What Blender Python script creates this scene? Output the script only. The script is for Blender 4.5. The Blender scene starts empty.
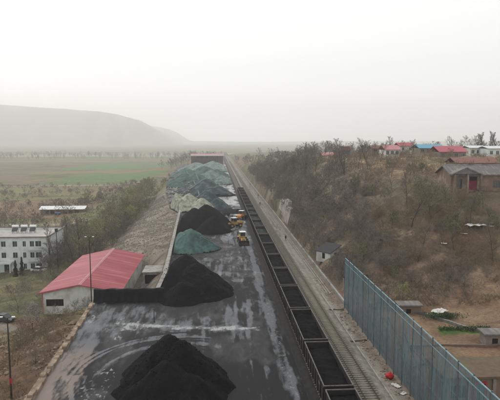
import bpy, bmesh, math, random
import numpy as np
from mathutils import Vector, Matrix
R = math.radians
sc = bpy.context.scene
# ------------------------------------------------------------------ camera, sky, sun, exposure
F, CZ = 530.0, 29.5
TH, YAW = math.atan(60 / F), math.atan(33 / F)
cam = bpy.data.objects.new('camera', bpy.data.cameras.new('camera'))
sc.collection.objects.link(cam)
cam.location = (0, 0, CZ)
cam.rotation_euler = (math.pi / 2 - TH, 0, -YAW)
cam.data.lens = F / 500 * 36
cam.data.sensor_width = 36
cam.data.clip_end = 12000
cam.data.clip_start = 0.5
sc.camera = cam

SUN_EL, SUN_AZ = R(48), R(-35)
w = bpy.data.worlds.new("World"); sc.world = w; w.use_nodes = True
nt = w.node_tree; nt.nodes.clear()
N = nt.nodes.new; L = nt.links.new
out = N('ShaderNodeOutputWorld'); bg = N('ShaderNodeBackground'); bg.inputs['Strength'].default_value = 0.1
sky = N('ShaderNodeTexSky'); sky.sky_type = 'NISHITA'; sky.sun_disc = False
sky.sun_elevation = SUN_EL; sky.sun_rotation = SUN_AZ; sky.air_density = 1.5; sky.dust_density = 6
tc = N('ShaderNodeTexCoord'); sp = N('ShaderNodeSeparateXYZ'); L(tc.outputs['Generated'], sp.inputs[0])
ramp = N('ShaderNodeValToRGB')   # overcast cloud deck; over-bright horizon band added to brighten the haze
e = ramp.color_ramp.elements
e[0].position = 0.0; e[0].color = (1.55, 1.56, 1.54, 1)
m0 = ramp.color_ramp.elements.new(.05); m0.color = (1.15, 1.16, 1.145, 1)
e[1].position = 1.0; e[1].color = (1.0, 1.0, 1.0, 1)
m1 = ramp.color_ramp.elements.new(.13); m1.color = (.93, .94, .932, 1)
m1 = ramp.color_ramp.elements.new(.3); m1.color = (.87, .875, .88, 1)
L(sp.outputs['Z'], ramp.inputs[0])
mul = N('ShaderNodeVectorMath'); mul.operation = 'SCALE'
mr = N('ShaderNodeMapRange'); mr.inputs['From Min'].default_value = .25; mr.inputs['From Max'].default_value = .9
mr.inputs['To Min'].default_value = 13.2; mr.inputs['To Max'].default_value = 8.5
L(sp.outputs['Z'], mr.inputs['Value']); L(ramp.outputs[0], mul.inputs[0]); L(mr.outputs[0], mul.inputs['Scale'])
cn = N('ShaderNodeTexNoise'); cn.inputs['Scale'].default_value = 2.2; cn.inputs['Detail'].default_value = 4
mpp = N('ShaderNodeMapping'); mpp.inputs['Scale'].default_value = (1, 1, 4); L(tc.outputs['Generated'], mpp.inputs[0]); L(mpp.outputs[0], cn.inputs['Vector'])
cr = N('ShaderNodeMapRange'); cr.inputs['To Min'].default_value = .965; cr.inputs['To Max'].default_value = 1.03; L(cn.outputs['Fac'], cr.inputs['Value'])
mul2 = N('ShaderNodeVectorMath'); mul2.operation = 'SCALE'; L(mul.outputs[0], mul2.inputs[0]); L(cr.outputs[0], mul2.inputs['Scale'])
mx = N('ShaderNodeMix'); mx.data_type = 'RGBA'; mx.inputs['Factor'].default_value = .94
L(sky.outputs[0], mx.inputs['A']); L(mul2.outputs[0], mx.inputs['B']); L(mx.outputs['Result'], bg.inputs['Color']); L(bg.outputs[0], out.inputs[0])

sun = bpy.data.objects.new('sun', bpy.data.lights.new('sun', 'SUN')); sc.collection.objects.link(sun)
sun.data.energy = 1.4; sun.data.angle = R(25); sun.data.color = (1, .96, .9)
sun.rotation_euler = (math.pi / 2 - SUN_EL, 0, R(35) + math.pi)
sun.rotation_euler = Vector((-math.sin(R(35)) * math.cos(SUN_EL), math.cos(R(35)) * math.cos(SUN_EL), math.sin(SUN_EL))).to_track_quat('Z', 'Y').to_euler()
sc.view_settings.view_transform = 'Standard'; sc.view_settings.look = 'None'
sc.view_settings.exposure = 0.0; sc.view_settings.gamma = 1; sc.view_settings.use_curve_mapping = False
sc.cycles.volume_bounces = 4; sc.cycles.max_bounces = 6; sc.cycles.transparent_max_bounces = 12
sc.cycles.use_denoising = True

# ------------------------------------------------------------------ helpers
rng = np.random.default_rng(7)
def vn(x, y, s=0):
    x = np.asarray(x, float); y = np.asarray(y, float)
    xi = np.floor(x).astype(np.int64); yi = np.floor(y).astype(np.int64); fx = x - xi; fy = y - yi
    fx = fx * fx * (3 - 2 * fx); fy = fy * fy * (3 - 2 * fy)
    def h(a, b):
        n = (a * 374761393 + b * 668265263 + s * 1442695041) & 0x7fffffff
        n = ((n ^ (n >> 13)) * 1274126177) & 0x7fffffff
        n = n ^ (n >> 16)
        return (n & 0xffff) / 65535.0
    return (h(xi, yi) * (1 - fx) + h(xi + 1, yi) * fx) * (1 - fy) + (h(xi, yi + 1) * (1 - fx) + h(xi + 1, yi + 1) * fx) * fy
def fbm(x, y, o=4, s=0):
    t = 0; a = .5; n = 0
    for i in range(o):
        t = t + a * vn(x, y, s + i * 17); n += a; a *= .5; x = x * 2.03 + 5.1; y = y * 2.03 + 1.7
    return t / n
def ss(a, b, x):
    t = np.clip((np.asarray(x, float) - a) / (b - a), 0, 1); return t * t * (3 - 2 * t)
def lerp(a, b, t): return a + (b - a) * t

def mesh_np(name, V, Fc, smooth=False):
    """V (n,3); Fc list of int arrays (m,k) with k = 3 or 4"""
    me = bpy.data.meshes.new(name)
    if not isinstance(Fc, list): Fc = [Fc]
    Fc = [np.asarray(f) for f in Fc if len(f)]
    me.vertices.add(len(V)); me.vertices.foreach_set('co', np.asarray(V, np.float32).ravel())
    nl = sum(f.size for f in Fc); npoly = sum(len(f) for f in Fc)
    me.loops.add(nl); me.loops.foreach_set('vertex_index', np.concatenate([f.ravel() for f in Fc]).astype(np.int32))
    me.polygons.add(npoly)
    sz = np.concatenate([np.full(len(f), f.shape[1]) for f in Fc]); st = np.concatenate([[0], np.cumsum(sz)[:-1]])
    me.polygons.foreach_set('loop_start', st.astype(np.int32))
    me.polygons.foreach_set('use_smooth', np.full(npoly, smooth))
    me.update(calc_edges=True); me.validate()
    return me
def link(name, me, mat=None, parent=None):
    o = bpy.data.objects.new(name, me); sc.collection.objects.link(o)
    if mat is not None: me.materials.append(mat)
    if parent is not None: o.parent = parent
    return o
def tag(o, label=None, cat=None, group=None, kind=None):
    if label: o['label'] = label
    if cat: o['category'] = cat
    if group: o['group'] = group
    if kind: o['kind'] = kind
    return o
def thing(name, label, cat, loc=(0, 0, 0), rz=0, group=None):
    o = bpy.data.objects.new(name, None); sc.collection.objects.link(o)
    o.location = loc; o.rotation_euler = (0, 0, rz); o.empty_display_size = .3
    return tag(o, label, cat, group)
kids = {}
def copy_tree(o, parent=None, top=True):
    c = o.copy(); sc.collection.objects.link(c)
    if parent is not None: c.parent = parent
    for ch in [q for q in sc.objects if q.parent == o] if o.name not in kids else kids[o.name]:
        copy_tree(ch, c, False)
    return c
def freeze(o):
    kids[o.name] = [q for q in sc.objects if q.parent == o]
    for q in kids[o.name]: freeze(q)
    return o

class MB:
    def __init__(s): s.v = []; s.f = []
    def box(s, x0, x1, y0, y1, z0, z1, M=None):
        b = len(s.v); c = [(x, y, z) for z in (z0, z1) for y in (y0, y1) for x in (x0, x1)]
        if M is not None: c = [tuple(M @ Vector(p)) for p in c]
        s.v += c; s.f += [[b + i for i in q] for q in ((0, 2, 3, 1), (4, 5, 7, 6), (0, 1, 5, 4), (2, 6, 7, 3), (0, 4, 6, 2), (1, 3, 7, 5))]
        return s
    def prism(s, pts, a, b, ax='y', M=None):
        """closed outline (2-D) extruded along ax from a to b"""
        k = len(s.v); n = len(pts)
        def mk(p, t):
            q = {'y': (p[0], t, p[1]), 'x': (t, p[0], p[1]), 'z': (p[0], p[1], t)}[ax]
            return tuple(M @ Vector(q)) if M is not None else q
        s.v += [mk(p, a) for p in pts] + [mk(p, b) for p in pts]
        s.f += [[k + i for i in range(n)][::-1], [k + n + i for i in range(n)]]
        s.f += [[k + i, k + (i + 1) % n, k + n + (i + 1) % n, k + n + i] for i in range(n)]
        return s
    def tube(s, pts, r, n=8, caps=True):
        pts = [Vector(p) for p in pts]; rr = r if isinstance(r, (list, tuple)) else [r] * len(pts)
        k = len(s.v)
        for i, p in enumerate(pts):
            d = (pts[min(i + 1, len(pts) - 1)] - pts[max(i - 1, 0)]).normalized()
            u = d.cross(Vector((0, 0, 1)) if abs(d.z) < .9 else Vector((1, 0, 0))).normalized(); v2 = d.cross(u)
            for j in range(n):
                a = 2 * math.pi * j / n; s.v.append(tuple(p + (u * math.cos(a) + v2 * math.sin(a)) * rr[i]))
        for i in range(len(pts) - 1):
            for j in range(n):
                s.f.append([k + i * n + j, k + i * n + (j + 1) % n, k + (i + 1) * n + (j + 1) % n, k + (i + 1) * n + j])
        if caps:
            s.f.append([k + j for j in range(n)][::-1]); s.f.append([k + (len(pts) - 1) * n + j for j in range(n)])
        return s
    def build(s, name, mat, parent=None, bevel=0, smooth=False):
        me = bpy.data.meshes.new(name); me.from_pydata(s.v, [], s.f)
        bm = bmesh.new(); bm.from_mesh(me); bmesh.ops.recalc_face_normals(bm, faces=bm.faces)
        bm.to_mesh(me); bm.free()
        if smooth:
            me.polygons.foreach_set('use_smooth', [True] * len(me.polygons))
        o = link(name, me, mat, parent)
        if bevel:
            b = o.modifiers.new('bevel', 'BEVEL'); b.width = bevel; b.segments = 2; b.limit_method = 'ANGLE'
        return o

def ray(u, v):
    x = (u - 250) / F; d = (v - 200) / F
    fw = math.cos(TH) - d * math.sin(TH); dn = math.sin(TH) + d * math.cos(TH)
    return Vector((fw * math.sin(YAW) + x * math.cos(YAW), fw * math.cos(YAW) - x * math.sin(YAW), -dn))
def G(u, v, z=0.0):
    r = ray(u, v); t = (z - CZ) / r.z; return r.x * t, r.y * t
def PX(u, y): r = ray(u, 200); return r.x * y / r.y     # world x of an image column at depth y

# ------------------------------------------------------------------ materials
def mat(name, c1, c2=None, scale=4, rough=.85, bump=.0, metal=0, detail=5, stretch=(1, 1, 1), c3=None, s3=.3, rvar=False, coord='Object', alpha=None, trans=None, lo=.35, hi=.65, spec=.35):
    m = bpy.data.materials.new(name); m.use_nodes = True; n = m.node_tree; b = n.nodes['Principled BSDF']
    b.inputs['Roughness'].default_value = rough; b.inputs['Metallic'].default_value = metal
    b.inputs['Specular IOR Level'].default_value = spec
    c2 = c2 or tuple(x * .7 for x in c1)
    t = n.nodes.new('ShaderNodeTexCoord'); mp = n.nodes.new('ShaderNodeMapping'); mp.inputs['Scale'].default_value = stretch
    if coord == 'World':
        g = n.nodes.new('ShaderNodeNewGeometry'); n.links.new(g.outputs['Position'], mp.inputs[0])
    else: n.links.new(t.outputs[coord], mp.inputs[0])
    no = n.nodes.new('ShaderNodeTexNoise'); no.inputs['Scale'].default_value = scale; no.inputs['Detail'].default_value = detail; no.inputs['Roughness'].default_value = .62
    n.links.new(mp.outputs[0], no.inputs['Vector'])
    r = n.nodes.new('ShaderNodeMapRange'); r.inputs['From Min'].default_value = lo; r.inputs['From Max'].default_value = hi
    n.links.new(no.outputs['Fac'], r.inputs['Value'])
    mi = n.nodes.new('ShaderNodeMix'); mi.data_type = 'RGBA'; mi.inputs['A'].default_value = (*c1, 1); mi.inputs['B'].default_value = (*c2, 1)
    n.links.new(r.outputs[0], mi.inputs['Factor']); res = mi.outputs['Result']
    if c3:
        n2 = n.nodes.new('ShaderNodeTexNoise'); n2.inputs['Scale'].default_value = s3; n2.inputs['Detail'].default_value = 4
        n.links.new(mp.outputs[0], n2.inputs['Vector'])
        r2 = n.nodes.new('ShaderNodeMapRange'); r2.inputs['From Min'].default_value = .48; r2.inputs['From Max'].default_value = .66
        n.links.new(n2.outputs['Fac'], r2.inputs['Value'])
        m2 = n.nodes.new('ShaderNodeMix'); m2.data_type = 'RGBA'; n.links.new(res, m2.inputs['A']); m2.inputs['B'].default_value = (*c3, 1)
        n.links.new(r2.outputs[0], m2.inputs['Factor']); res = m2.outputs['Result']
    n.links.new(res, b.inputs['Base Color'])
    if bump:
        bp = n.nodes.new('ShaderNodeBump'); bp.inputs['Strength'].default_value = 1; bp.inputs['Distance'].default_value = bump
        n.links.new(no.outputs['Fac'], bp.inputs['Height']); n.links.new(bp.outputs[0], b.inputs['Normal'])
    if trans:      # a perforated sheet: part of each small area is holes
        tr = n.nodes.new('ShaderNodeBsdfTransparent'); ms = n.nodes.new('ShaderNodeMixShader'); o = n.nodes['Material Output']
        r3 = n.nodes.new('ShaderNodeMapRange'); r3.inputs['To Min'].default_value = trans[0]; r3.inputs['To Max'].default_value = trans[1]
        n.links.new(no.outputs['Fac'], r3.inputs['Value']); n.links.new(r3.outputs[0], ms.inputs[0])
        n.links.new(b.outputs[0], ms.inputs[1]); n.links.new(tr.outputs[0], ms.inputs[2]); n.links.new(ms.outputs[0], o.inputs[0])
    return m
def attr_mat(name, fine=6, amt=.5, bump=.03, rough=.95, rattr=False, fine2=None, stretch=(1, 1, 1), spec=.3):
    """land cover colour from the mesh's own 'cover' attribute, broken up by two sizes of noise"""
    m = bpy.data.materials.new(name); m.use_nodes = True; n = m.node_tree; b = n.nodes['Principled BSDF']; b.inputs['Roughness'].default_value = rough
    b.inputs['Specular IOR Level'].default_value = spec
    a = n.nodes.new('ShaderNodeAttribute'); a.attribute_name = 'cover'
    g = n.nodes.new('ShaderNodeNewGeometry'); mp = n.nodes.new('ShaderNodeMapping'); mp.inputs['Scale'].default_value = stretch; n.links.new(g.outputs['Position'], mp.inputs[0])
    no = n.nodes.new('ShaderNodeTexNoise'); no.inputs['Scale'].default_value = fine; no.inputs['Detail'].default_value = 6; no.inputs['Roughness'].default_value = .7
    n.links.new(mp.outputs[0], no.inputs['Vector'])
    n2 = n.nodes.new('ShaderNodeTexNoise'); n2.inputs['Scale'].default_value = fine2 or fine * .12; n2.inputs['Detail'].default_value = 5
    n.links.new(mp.outputs[0], n2.inputs['Vector'])
    r = n.nodes.new('ShaderNodeMapRange'); r.inputs['From Min'].default_value = .3; r.inputs['From Max'].default_value = .7
    r.inputs['To Min'].default_value = 1 - amt; r.inputs['To Max'].default_value = 1 + amt; n.links.new(no.outputs['Fac'], r.inputs['Value'])
    r2 = n.nodes.new('ShaderNodeMapRange'); r2.inputs['From Min'].default_value = .3; r2.inputs['From Max'].default_value = .7
    r2.inputs['To Min'].default_value = 1 - amt * .5; r2.inputs['To Max'].default_value = 1 + amt * .5; n.links.new(n2.outputs['Fac'], r2.inputs['Value'])
    mm = n.nodes.new('ShaderNodeMath'); mm.operation = 'MULTIPLY'; n.links.new(r.outputs[0], mm.inputs[0]); n.links.new(r2.outputs[0], mm.inputs[1])
    s = n.nodes.new('ShaderNodeVectorMath'); s.operation = 'SCALE'; n.links.new(a.outputs['Color'], s.inputs[0]); n.links.new(mm.outputs[0], s.inputs['Scale'])
    n.links.new(s.outputs[0], b.inputs['Base Color'])
    if rattr: n.links.new(a.outputs['Alpha'], b.inputs['Roughness'])
    bp = n.nodes.new('ShaderNodeBump'); bp.inputs['Strength'].default_value = 1; bp.inputs['Distance'].default_value = bump
    n.links.new(no.outputs['Fac'], bp.inputs['Height']); n.links.new(bp.outputs[0], b.inputs['Normal'])
    return m
def set_cover(me, col):
    a = me.attributes.new('cover', 'FLOAT_COLOR', 'POINT'); a.data.foreach_set('color', np.asarray(col, np.float32).ravel())

M = dict(
    coal=mat('coal', (.004, .004, .005), (.008, .008, .009), 3.5, .9, .16, spec=.12, detail=9),
    coal_wagon=mat('wagon_coal', (.004, .005, .005), (.007, .008, .008), 2, .95, .08, spec=.08),
    net_green=mat('net_green', (.055, .12, .105), (.035, .078, .07), 1.2, .8, .05, stretch=(1, 1, .4), c3=(.022, .045, .042), s3=.35),
    wagon_net=mat('wagon_net', (.008, .016, .014), (.013, .024, .02), 1.5, .9, .04),
    net_dark=mat('net_dark', (.014, .026, .028), (.028, .048, .05), .9, .85, .05, c3=(.06, .10, .10), s3=.3),
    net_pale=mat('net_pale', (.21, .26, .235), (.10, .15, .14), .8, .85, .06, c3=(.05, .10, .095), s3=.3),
    tarp=mat('tarp', (.36, .38, .30), (.19, .21, .155), .9, .7, .05, c3=(.11, .11, .085), s3=.5),
    wagon=mat('wagon_paint', (.010, .010, .011), (.019, .018, .017), 3, .7, .005, c3=(.03, .021, .017), s3=1.5),
    wagon_rim=mat('wagon_rim', (.15, .14, .125), (.075, .07, .062), 4, .6),
    iron=mat('dark_iron', (.03, .026, .024), (.055, .04, .032), 5, .6, metal=.3),
    rail=mat('rail_steel', (.06, .05, .045), (.10, .075, .06), 6, .45, metal=.6),
    sleeper=mat('sleeper_concrete', (.235, .215, .175), (.14, .125, .10), 5, .9),
    concrete=mat('concrete', (.36, .35, .32), (.24, .23, .21), 3, .9, .01, c3=(.16, .15, .14), s3=.6),
    wallpale=mat('yard_wall', (.27, .265, .235), (.17, .165, .15), 2.5, .9, .02, c3=(.12, .11, .10), s3=.5),
    black=mat('black_sheet', (.004, .0045, .006), (.008, .0085, .010), 2, .75, .03, spec=.15),
    red_roof=mat('red_roof', (.34, .062, .08), (.24, .042, .055), 1.5, .55, 0, stretch=(.12, 2.5, 1), c3=(.40, .115, .13), s3=.35),
    white_wall=mat('white_wall', (.60, .62, .58), (.50, .52, .48), 1.2, .9, 0, c3=(.36, .34, .29), s3=.35),
    plaster=mat('white_plaster', (.60, .64, .63), (.52, .56, .55), 1, .9, 0, c3=(.44, .46, .45), s3=.4),
    roof_pale=mat('pale_flat_roof', (.42, .41, .39), (.30, .29, .28), .5, .9, 0, c3=(.50, .42, .39), s3=.12),
    glass=mat('dark_glass', (.02, .025, .028), (.05, .06, .06), 3, .2, spec=.6),
    frame=mat('window_frame', (.45, .46, .45), (.35, .36, .35), 3, .6),
    dark=mat('dark_opening', (.012, .011, .010), (.02, .018, .016), 3, .9),
    yellow=mat('loader_yellow', (.52, .31, .085), (.36, .22, .07), 3, .6, c3=(.16, .11, .06), s3=1.2),
    orange=mat('loader_orange', (.62, .24, .075), (.5, .19, .06), 3, .5, c3=(.3, .15, .07), s3=1.2),
    truck=mat('truck_dark', (.045, .05, .055), (.03, .032, .035), 3, .5),
    white=mat('white_paint', (.75, .75, .73), (.62, .62, .6), 3, .5),
    rubber=mat('tyre_rubber', (.02, .019, .018), (.04, .036, .032), 6, .85),
    fence=mat('windbreak_sheet', (.155, .235, .265), (.08, .125, .145), 2.6, .75, 0, stretch=(1, 2.6, .16), c3=(.12, .135, .135), s3=.5, trans=(.10, .62), coord='World'),
    fence_post=mat('fence_steel', (.10, .13, .145), (.07, .09, .10), 4, .6),
    fence_rail=mat('fence_rail', (.20, .32, .35), (.14, .22, .25), 4, .6),
    trunk=mat('bark', (.075, .062, .052), (.045, .038, .033), 8, .95, .02),
    twig=mat('twigs', (.17, .145, .12), (.11, .093, .078), .6, .95, coord='World'),
    twig_dark=mat('dark_twigs', (.21, .178, .15), (.115, .10, .086), .5, .95, coord='World'),
    twig_red=mat('reddish_twigs', (.26, .195, .125), (.16, .12, .08), .4, .95, coord='World'),
    bud=mat('budding_leaves', (.30, .27, .155), (.21, .19, .11), .5, .9, coord='World'),
    bud_olive=mat('olive_buds', (.20, .195, .10), (.13, .125, .07), .5, .9, coord='World'),
    bud_green=mat('yellow_green_leaves', (.34, .34, .12), (.24, .25, .10), .7, .9, coord='World'),
    evergreen=mat('evergreen_leaves', (.030, .045, .028), (.018, .028, .018), 1, .9, coord='World'),
    ivy=mat('shrub_leaves', (.06, .105, .035), (.035, .06, .025), 1, .9, coord='World'),
    blossom=mat('blossom', (.33, .29, .27), (.22, .19, .18), 1, .9, coord='World'),
    stone=mat('rubble_stone', (.25, .185, .13), (.145, .105, .075), 2, .95, .03, c3=(.34, .275, .21), s3=.8, coord='World'),
    brick_dark=mat('dark_brick', (.20, .135, .10), (.13, .09, .07), 4, .95, .01, c3=(.26, .22, .18), s3=.5),
    brick=mat('brown_brick', (.21, .155, .115), (.15, .11, .085), 6, .95, .01, stretch=(.4, .4, 3)),
    earth=mat('earth_roof', (.145, .105, .070), (.10, .075, .052), 1.5, .95, .03, c3=(.12, .115, .06), s3=.5),
    red_paint=mat('red_paint', (.42, .03, .035), (.32, .025, .03), 3, .6),
    red_cloth=mat('red_cloth', (.55, .025, .03), (.42, .02, .025), 4, .8, .02),
    maroon=mat('maroon_curtain', (.22, .022, .045), (.13, .014, .028), 3, .8, 0, stretch=(6, 1, 1)),
    tile=mat('grey_tiles', (.165, .155, .15), (.105, .10, .10), 3, .9, .03, stretch=(3, .6, 1), c3=(.22, .205, .18), s3=.5),
    old_wall=mat('old_plaster', (.26, .225, .19), (.18, .155, .13), 2, .95, 0, c3=(.19, .16, .14), s3=.5),
    blue_roof=mat('blue_roof', (.09, .31, .43), (.07, .25, .36), 1, .5),
    red_roof2=mat('village_red_roof', (.40, .09, .115), (.32, .075, .095), 1, .6),
    pink_roof=mat('pink_roof', (.46, .20, .215), (.37, .15, .165), 1, .6),
    brown_roof=mat('brown_tiles', (.23, .105, .09), (.16, .08, .07), 2, .85),
    white_roof=mat('white_roof', (.68, .70, .70), (.5, .52, .52), 1, .5),
    skin=mat('skin', (.36, .22, .16), (.32, .19, .14), 5, .6),
    cloth_dark=mat('dark_clothes', (.025, .027, .035), (.04, .042, .05), 5, .9),
    vest=mat('orange_vest', (.55, .16, .04), (.45, .13, .03), 5, .8),
    hair=mat('black_hair', (.015, .013, .012), (.02, .018, .016), 5, .6),
    blue=mat('blue_paint', (.06, .14, .33), (.05, .11, .26), 4, .5),
    litter=mat('pale_litter', (.62, .61, .58), (.45, .44, .41), 3, .8, .03),
    litter_dull=mat('dull_litter', (.36, .36, .34), (.20, .19, .175), .4, .9, .03, c3=(.10, .13, .115), s3=.12, coord='World'),
    green_roof=mat('green_frame', (.07, .14, .12), (.05, .10, .09), 4, .7),
)
M['terrain'] = attr_mat('terrain_cover', 2.2, .42, .12, .97)
def yard_mat():
    m = bpy.data.materials.new('yard_surface'); m.use_nodes = True; t = m.node_tree; b = t.nodes['Principled BSDF']; b.inputs['Specular IOR Level'].default_value = .28
    N_ = t.nodes.new; K = t.links.new
    a = N_('ShaderNodeAttribute'); a.attribute_name = 'cover'; sx = N_('ShaderNodeSeparateColor'); K(a.outputs['Color'], sx.inputs[0])
    g = N_('ShaderNodeNewGeometry')
    def noise(sc_, st, det=6, dist=0, rough=.65):
        mp = N_('ShaderNodeMapping'); mp.inputs['Scale'].default_value = st; K(g.outputs['Position'], mp.inputs[0]); n = N_('ShaderNodeTexNoise'); n.inputs['Scale'].default_value = sc_; n.inputs['Detail'].default_value = det; n.inputs['Distortion'].default_value = dist; n.inputs['Roughness'].default_value = rough; K(mp.outputs[0], n.inputs['Vector']); return n.outputs['Fac']
    def math_(op, x, y):
        q = N_('ShaderNodeMath'); q.operation = op
        for i, v in enumerate((x, y)):
            if isinstance(v, (int, float)): q.inputs[i].default_value = v
            else: K(v, q.inputs[i])
        return q.outputs[0]
    def rng_(x, a0, a1, b0=0, b1=1):
        q = N_('ShaderNodeMapRange'); q.interpolation_type = 'SMOOTHSTEP'; q.inputs['From Min'].default_value = a0; q.inputs['From Max'].default_value = a1; q.inputs['To Min'].default_value = b0; q.inputs['To Max'].default_value = b1; K(x, q.inputs['Value']); return q.outputs[0]
    def mixc(f, A, B):
        q = N_('ShaderNodeMix'); q.data_type = 'RGBA'; K(f, q.inputs['Factor'])
        for nm, v in (('A', A), ('B', B)):
            if isinstance(v, tuple): q.inputs[nm].default_value = (*v, 1)
            else: K(v, q.inputs[nm])
        return q.outputs['Result']
    n1 = noise(2.2, (1, .22, 1), 8, .25, .74); n2 = noise(.5, (1, .45, 1), 6, .6); n4 = noise(1.3, (1.4, 1, 1), 7, .3, .7); n3 = noise(9, (1, .8, 1), 5)
    d = math_('ADD', sx.outputs[0], math_('ADD', math_('MULTIPLY', math_('SUBTRACT', n1, .5), 1.5), math_('MULTIPLY', math_('SUBTRACT', n2, .5), 1.1)))
    d1 = rng_(d, -.02, .80)
    con = mixc(rng_(n3, .3, .7), (.085, .093, .104), (.14, .15, .163)); con = mixc(rng_(sx.outputs[2], .1, .8), con, (.20, .165, .145))
    col = mixc(d1, con, (.009, .0095, .011))
    p = math_('ADD', sx.outputs[1], math_('ADD', math_('MULTIPLY', math_('SUBTRACT', n1, .5), 1.3), math_('MULTIPLY', math_('SUBTRACT', n4, .5), 1.6))); pf = rng_(p, .40, .80)
    col = mixc(pf, col, (.27, .285, .285))
    K(col, b.inputs['Base Color'])
    w_ = math_('ADD', a.outputs['Alpha'], math_('MULTIPLY', math_('SUBTRACT', n2, .5), .35)); K(rng_(w_, .24, .56, .26, .82), b.inputs['Roughness'])
    bp = N_('ShaderNodeBump'); bp.inputs['Strength'].default_value = 1; bp.inputs['Distance'].default_value = .012; K(math_('ADD', n3, n1), bp.inputs['Height']); K(bp.outputs[0], b.inputs['Normal'])
    return m
M['yard'] = yard_mat()
M['ballast'] = attr_mat('ballast_stone', 9, .5, .05, .95)

# ------------------------------------------------------------------ lie of the land
def xwall(Y): return np.interp(Y, [0, 96, 96.5, 110, 214, 232, 300, 400, 620, 2000], [-19.9, -22.4, -11.3, -11.0, -14.9, -20.5, -29, -37, -44, -44])
CTL = np.array([
    (24, 30, 1), (24, 60, 1), (24, 80, 1.2), (30, 50, 1), (40, 50, 1.2), (30, 65, 1.2), (42, 65, 1.6), (32, 80, 1.6), (42, 82, 1.8), (60, 60, 3), (60, 80, 4), (90, 60, 8), (90, 90, 14),
    (26, 95, 1.6), (33, 94, 2.2), (42, 93, 3.5), (52, 92, 5), (26, 104, 2), (33, 104, 4.8), (42, 104, 7.8), (50, 105, 9.7), (62, 104, 11),
    (28, 118, 3), (35, 117, 7), (44, 118, 12), (56, 119, 14.2), (70, 120, 15), (28, 132, 4.5), (36, 130, 10), (46, 130, 14), (57, 128, 16.2), (70, 128, 16.4), (57, 145, 17.3), (80, 145, 17.5),
    (28, 160, 6.5), (36, 160, 14), (46, 160, 18.2), (60, 165, 19.5), (90, 165, 20), (27, 200, 6), (36, 200, 14.5), (46, 200, 20), (60, 200, 21.5), (90, 200, 22.5), (130, 200, 23),
    (27, 250, 6), (36, 250, 15), (50, 250, 20.5), (90, 250, 23), (150, 250, 24), (200, 260, 24), (27, 320, 6), (40, 320, 15), (60, 320, 18.5), (150, 320, 22), (250, 320, 23),
    (27, 450, 5), (42, 450, 11), (80, 450, 15), (200, 450, 19), (400, 450, 20), (26, 700, 2), (60, 700, 6), (300, 700, 12), (500, 700, 14),
    (30, 1100, -3), (300, 1100, 4), (600, 1100, 6), (30, 1600, -8), (600, 1600, -6), (1200, 1600, -5), (900, 500, 20), (400, 200, 23), (300, 60, 18)], float)
def _u(X, Y): return np.log1p(np.maximum(X - 20, 0) / 12.0) * 3, np.log(np.maximum(Y, 20) / 20.0) * 4
_cx, _cy = _u(CTL[:, 0], CTL[:, 1])
def _phi(r2): return np.sqrt(r2 + .04)
_A = _phi((_cx[:, None] - _cx) ** 2 + (_cy[:, None] - _cy) ** 2) - np.eye(len(CTL)) * .05
_w = np.linalg.solve(_A, CTL[:, 2] - 8)
def hR(X, Y):
    x, y = _u(X, Y); z = np.zeros(np.shape(x)) + 8.0
    for i in range(len(CTL)): z = z + _w[i] * _phi((x - _cx[i]) ** 2 + (y - _cy[i]) ** 2)
    return z
def hL(X, Y):
    d = xwall(Y) - X
    near = -1.0 - 5.0 * ss(1, 17, d)
    pad = -6.0 + 5.6 * (1 - ss(1, 8.5, d))
    bank = -.5 - 6.5 * np.clip(d / np.maximum(8, 38 + xwall(Y)), 0, 1) ** 1.15
    z = lerp(near, pad, ss(94, 98, Y)); z = lerp(z, bank, ss(143, 150, Y))
    return z - 3.5 * ss(25, 60, d) * ss(95, 150, Y) - 1.5 * ss(60, 200, d)
def H(X, Y):
    X = np.asarray(X, float); Y = np.asarray(Y, float)
    w = xwall(Y); b = ss(900, 1300, Y)
    l = hL(X, Y) + (fbm(X / 14, Y / 14, 4, 3) - .5) * 1.6 * ss(1.5, 8, w - X) * (1 - .8 * ss(98, 104, Y) * (1 - ss(143, 150, Y)) * ss(-40, -36, X))
    r = hR(X, Y) + (fbm(X / 9, Y / 9, 4, 11) - .5) * 3.0 * ss(24, 34, X) * (.35 + .65 * ss(90, 110, Y)) + (fbm(X / 2.5, Y / 2.5, 3, 5) - .5) * .9 * ss(24, 28, X)
    z = np.where(X < w, l, -.35); z = np.where(X > 23.2, lerp(-.35, r, ss(23.2, 25.5, X)), z)
    plain = -11 + (fbm(X / 160, Y / 160, 3, 8) - .5) * 3
    z = lerp(z, np.where(X > 23.2, z, plain), b)
    z = np.where((X > 23.2) & (Y > 1200), lerp(z, plain, ss(1200, 1700, Y)), z)
    z = z - 3.5 * ss(1330, 1400, Y) * (1 - ss(1640, 1700, Y)) * (1 - ss(-60, 300, X))
    prof = np.interp(X, [-4600, -3450, -2128, -1794, -1306, -960, -820, -660, -560, -470, -400, -330, 400], [345, 335, 330, 330, 300, 268, 250, 205, 150, 85, 30, 0, 0])
    hill = prof * ss(4150, 4500, Y + (fbm(X / 190, Y / 190, 4, 21) - .5) * 360) * (1 - .25 * ss(4600, 6000, Y)) + (fbm(X / 150, Y / 150, 4, 31) - .5) * 24 * ss(4200, 4500, Y) * np.clip(prof / 90, 0, 1)
    prof2 = np.interp(X, [-2000, -700, 300, 900, 1800, 3000], [30, 30, 12, 16, 25, 22]) + (fbm(X / 200, Y / 300, 3, 41) - .5) * 14
    return z + hill + prof2 * ss(6400, 6900, Y)
def Hz(x, y): return float(H(np.array([x]), np.array([y]))[0])

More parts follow.
